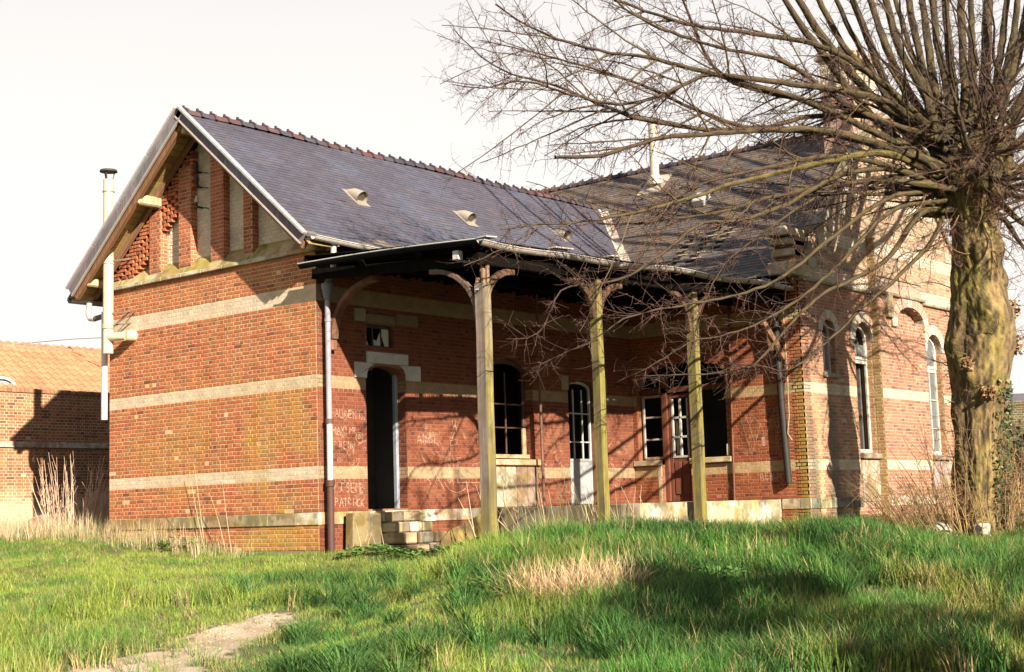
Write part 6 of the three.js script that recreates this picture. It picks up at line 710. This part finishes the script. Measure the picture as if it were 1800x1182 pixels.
  // sprouts and tufts of dead leaves on the trunk
  for (let i = 0; i < 34; i++) { const y = R(1.2, 5.2), px = 1722, py = 962 - y / TD * FPX * 0.99, c = rel(at(px, py, TD)), a = R(0, 6.28), v = V(Math.cos(a), R(0.0, 0.7), Math.sin(a)).normalize(), l = R(0.3, 0.9), m = new MB(), mt = new MB(), o = c.clone().addScaledVector(V(Math.cos(a), 0, Math.sin(a)), 0.45); limb(m, mt, [o, o.clone().addScaledVector(v, l * 0.5).add(V(R(-0.08, 0.08), 0, R(-0.08, 0.08))), o.clone().addScaledVector(v, l).add(V(R(-0.15, 0.15), R(-0.2, 0.2), R(-0.15, 0.15)))], 0.011, 0.004, { twigs: 4, tl: 0.25, sides: 4, col: [0.24, 0.14, 0.06], tcol: [0.16, 0.08, 0.04] }); const b = m.build('shoot', M.twig, T); mt.build('twigs', M.twig, b, STUFF); }
  for (const [px, py] of [[1776, 545], [1788, 608], [1700, 640], [1738, 690]]) { const m = new MB(), o = rel(at(px, py, TD - (px < 1750 ? 0.6 : 0.1))); for (let i = 0; i < 120; i++) { const p = o.clone().add(V(R(-1, 1), R(-1, 1), R(-1, 1)).multiplyScalar(px < 1750 ? 0.11 : 0.17)), u = V(R(-1, 1), R(-1, 1), R(-1, 1)).normalize().multiplyScalar(0.045), w = V(R(-1, 1), R(-1, 1), R(-1, 1)).cross(u).normalize().multiplyScalar(0.028); m.poly([p.clone().sub(u), p.clone().add(w), p.clone().add(u), p.clone().sub(w)], vary([0.26, 0.14, 0.06], 0.35)); } m.build('dead_leaves', M.leaf, T, STUFF); }
  // ivy on the trunk's right side and foot
  const r = mul(55), im = []; for (let i = 0; i < 650; i++) { const t = Math.pow(r(), 1.7), y = -0.3 + 3.1 * t, py = 960 - y / TD * FPX * 0.99, p = at(1722 + R(-40, 62, r) * (1 - 0.1 * t), py, TD), a = R(-2.2, 0.9, r); const q = V(p.x, tb.y + 0.2 + y, p.z), toC = V(-hd.x, 0, -hd.z).normalize(), sd = V(hl.x, 0, hl.z); const rad_ = 0.56 + R(0, 0.08, r), ang = R(0.3, 1.75, r); const ctr = at(1722, py, TD); im.push([ctr.x + (toC.x * Math.cos(ang) + sd.x * Math.sin(ang)) * rad_, tb.y + 0.25 + y, ctr.z + (toC.z * Math.cos(ang) + sd.z * Math.sin(ang)) * rad_, R(0, 6.28, r), R(0.6, 1.3, r), r() < 0.6 ? vary([0.05, 0.1, 0.03], 0.3) : vary([0.2, 0.17, 0.07], 0.3), R(0, 3, r), R(0, 3, r), 1]); }
  const lf = new MB(); lf.poly([V(-0.035, 0, 0), V(-0.02, -0.03, 0.006), V(0.02, -0.03, 0.006), V(0.035, 0, 0), V(0.012, 0.015, 0.004), V(0, 0.05, 0), V(-0.012, 0.015, 0.004)], [1, 1, 1]); scatter('ivy', 'ivy leaves climbing the foot of the pollarded tree', 'ivy', [lf.geo()], im, M.leaf);
  // dry shrub of straight stems round the foot
  const sh = thing('dry_shrub', 'tangle of tan leafless stems round the foot of the pollarded tree', 'shrub', tb);
  for (let i = 0; i < 170; i++) { const m = new MB(), mt = new MB(), l = R(-1.7, 1.1), dd = R(-1.1, 0.2), o = V(hl.x * l + hd.x * dd, 0.0, hl.z * l + hd.z * dd); o.y = ground(tb.x + o.x, tb.z + o.z) - tb.y - 0.03; const h = R(0.8, 2.5) * (Math.abs(l) > 0.8 ? 0.7 : 1), v = V(hl.x * (l * 0.35 + R(-0.35, 0.25)), 1, hl.z * (l * 0.35 + R(-0.35, 0.25))).normalize(), e = o.clone().addScaledVector(v, h); limb(m, mt, [o, o.clone().lerp(e, 0.35).add(V(R(-0.06, 0.06), 0, R(-0.06, 0.06))), o.clone().lerp(e, 0.7).add(V(R(-0.1, 0.1), 0.03, R(-0.1, 0.1))), e.add(V(R(-0.15, 0.15), R(-0.2, 0), R(-0.15, 0.15)))], R(0.008, 0.019), 0.004, { twigs: 5, tl: 0.3, sides: 4, col: vary([0.4, 0.26, 0.11], 0.25), tcol: [0.34, 0.2, 0.09] }); const b = m.build('stem', M.twig, sh); if (b) mt.build('twigs', M.twig, b, STUFF); }
  const lit = []; const r2 = mul(77); for (let i = 0; i < 900; i++) { const l = R(-1.3, 1.3, r2), dd = R(-0.9, 0.6, r2), x = tb.x + hl.x * l + hd.x * dd, z = tb.z + hl.z * l + hd.z * dd; lit.push([x, ground(x, z) + R(0.01, 0.12, r2), z, R(0, 6.28, r2), R(0.7, 1.6, r2), r2() < 0.3 ? vary([0.07, 0.1, 0.03], 0.3) : vary([0.26, 0.14, 0.06], 0.3), R(0, 3, r2), R(0, 3, r2), 1]); } scatter('leaf_litter', 'brown fallen leaves among the stems at the tree foot', 'leaf litter', [lf.geo()], lit, M.leaf);
}
{ // brambles and dry growth at the right edge, in front of the low wall
  const c = at(1800, 880, 33), t = thing('bramble_thicket', 'orange-brown bramble thicket at the right edge beyond the tree', 'brambles', V(c.x, ground(c.x, c.z), c.z)); for (let i = 0; i < 150; i++) { const m = new MB(), o = V(hl.x * R(-0.9, 2.2) + hd.x * R(-3, 3), 0, hl.z * R(-0.9, 2.2) + hd.z * R(-3, 3)); stalk(m, o, V(R(-0.6, 0.6), 1, R(-0.6, 0.6)).normalize(), R(0.5, 1.9), R(0.008, 0.016), vary(rnd() < 0.5 ? [0.36, 0.15, 0.05] : [0.4, 0.28, 0.12], 0.3), R(-0.4, 0.4)); m.build('stem', M.twig, t); }
  const h = at(1790, 770, 40), lh = []; const r = mul(71); for (let i = 0; i < 5000; i++) lh.push([h.x + hl.x * R(-1, 4, r) + hd.x * R(-1, 2, r), -0.5 + 2.3 * Math.pow(r(), 0.8) * (0.8 + 0.3 * noise(i * 0.01, 2)), h.z + hl.z * R(-1, 4, r) + hd.z * R(-1, 2, r), R(0, 6, r), R(1, 2.4, r), vary([0.06, 0.06, 0.022], 0.35), R(0, 3, r), R(0, 3, r), 1]); const lf = new MB(); lf.poly([V(-0.03, 0, 0), V(0, -0.03, 0.01), V(0.03, 0, 0), V(0, 0.05, 0)], [1, 1, 1]); scatter('hedge', 'dark green hedge at the right edge before the far house', 'hedge', [lf.geo()], lh, M.leaf);
}
{ // a bare tree outside the frame to the right: its trunk and limbs shade the wall and the bank
  const o = V(-3.4, 0, 18.6), tb = V(o.x, ground(o.x, o.z) - 0.1, o.z), T = rootedTree('bare_tree', 'tall leafless tree standing right of the camera outside the photograph', tb), m = new MB(); limb(m, m, [V(0, 0, 0), V(0.05, 2, 0.02), V(-0.04, 4.5, 0), V(0.02, 6.6, 0.05)], 0.3, 0.22, { twigs: 0, sides: 12 }); m.build('trunk', M.bark, T);
  for (const [ex, ez] of [[-1.75, 0.4], [-1.15, -0.3], [-0.55, 0.3], [-0.1, -0.2], [0.12, 0.25], [0.62, -0.2]]) { const a = Math.atan2(ez, ex), s = Math.hypot(ex, ez) / 1.7, b = new MB(), mt = new MB(), p = V(0.02, R(5.8, 6.6), 0.05); limb(b, mt, [p, p.clone().add(V(Math.cos(a) * 0.6 * s, 1.2, Math.sin(a) * 0.6 * s)), p.clone().add(V(Math.cos(a) * 1.2 * s, 3.2, Math.sin(a) * 1.2 * s)), p.clone().add(V(Math.cos(a) * 1.7 * s, 5.4, Math.sin(a) * 1.7 * s))], 0.085, 0.045, { twigs: 7, tl: 0.9 }); const bb = b.build('branch', M.bark, T); mt.build('twigs', M.twig, bb, STUFF); }
}
{ // an evergreen outside the frame to the right: its crown darkens patches of the bank
  const o = V(-7.2, 0, 19.75), tb = V(o.x, ground(o.x, o.z) - 0.1, o.z), T = rootedTree('evergreen_tree', 'small evergreen tree standing right of the camera outside the photograph', tb), m = new MB(); limb(m, m, [V(0, 0, 0), V(0.1, 1.6, 0), V(0, 3, 0.1), V(0.05, 5, 0)], 0.13, 0.05, { twigs: 0, sides: 10 }); m.build('trunk', M.bark, T);
  const lf = new MB(), r = mul(404); for (let i = 0; i < 7000; i++) { const k = (r() * 7) | 0, c = [[0, 4.6, 0, 0.95], [0.9, 4.1, 0.5, 0.7], [-0.7, 5.1, -0.4, 0.75], [0.5, 5.6, -0.9, 0.6], [-1.0, 3.9, 0.8, 0.6], [1.1, 5.0, -0.7, 0.5], [-0.4, 6.0, 0.3, 0.5]][k], d = V(R(-1, 1, r), R(-1, 1, r), R(-1, 1, r)).normalize().multiplyScalar(c[3] * Math.cbrt(r())), p = V(c[0], c[1], c[2]).add(d), u = V(R(-1, 1, r), R(-1, 1, r), R(-1, 1, r)).normalize().multiplyScalar(0.06), w = V(R(-1, 1, r), R(-1, 1, r), R(-1, 1, r)).cross(u).normalize().multiplyScalar(0.035); lf.poly([p.clone().sub(u), p.clone().add(w), p.clone().add(u), p.clone().sub(w)], [0.04 + 0.02 * r(), 0.08 + 0.03 * r(), 0.03]); } lf.build('crown', M.leaf, T, STUFF);
}
renderer.render(scene, camera);
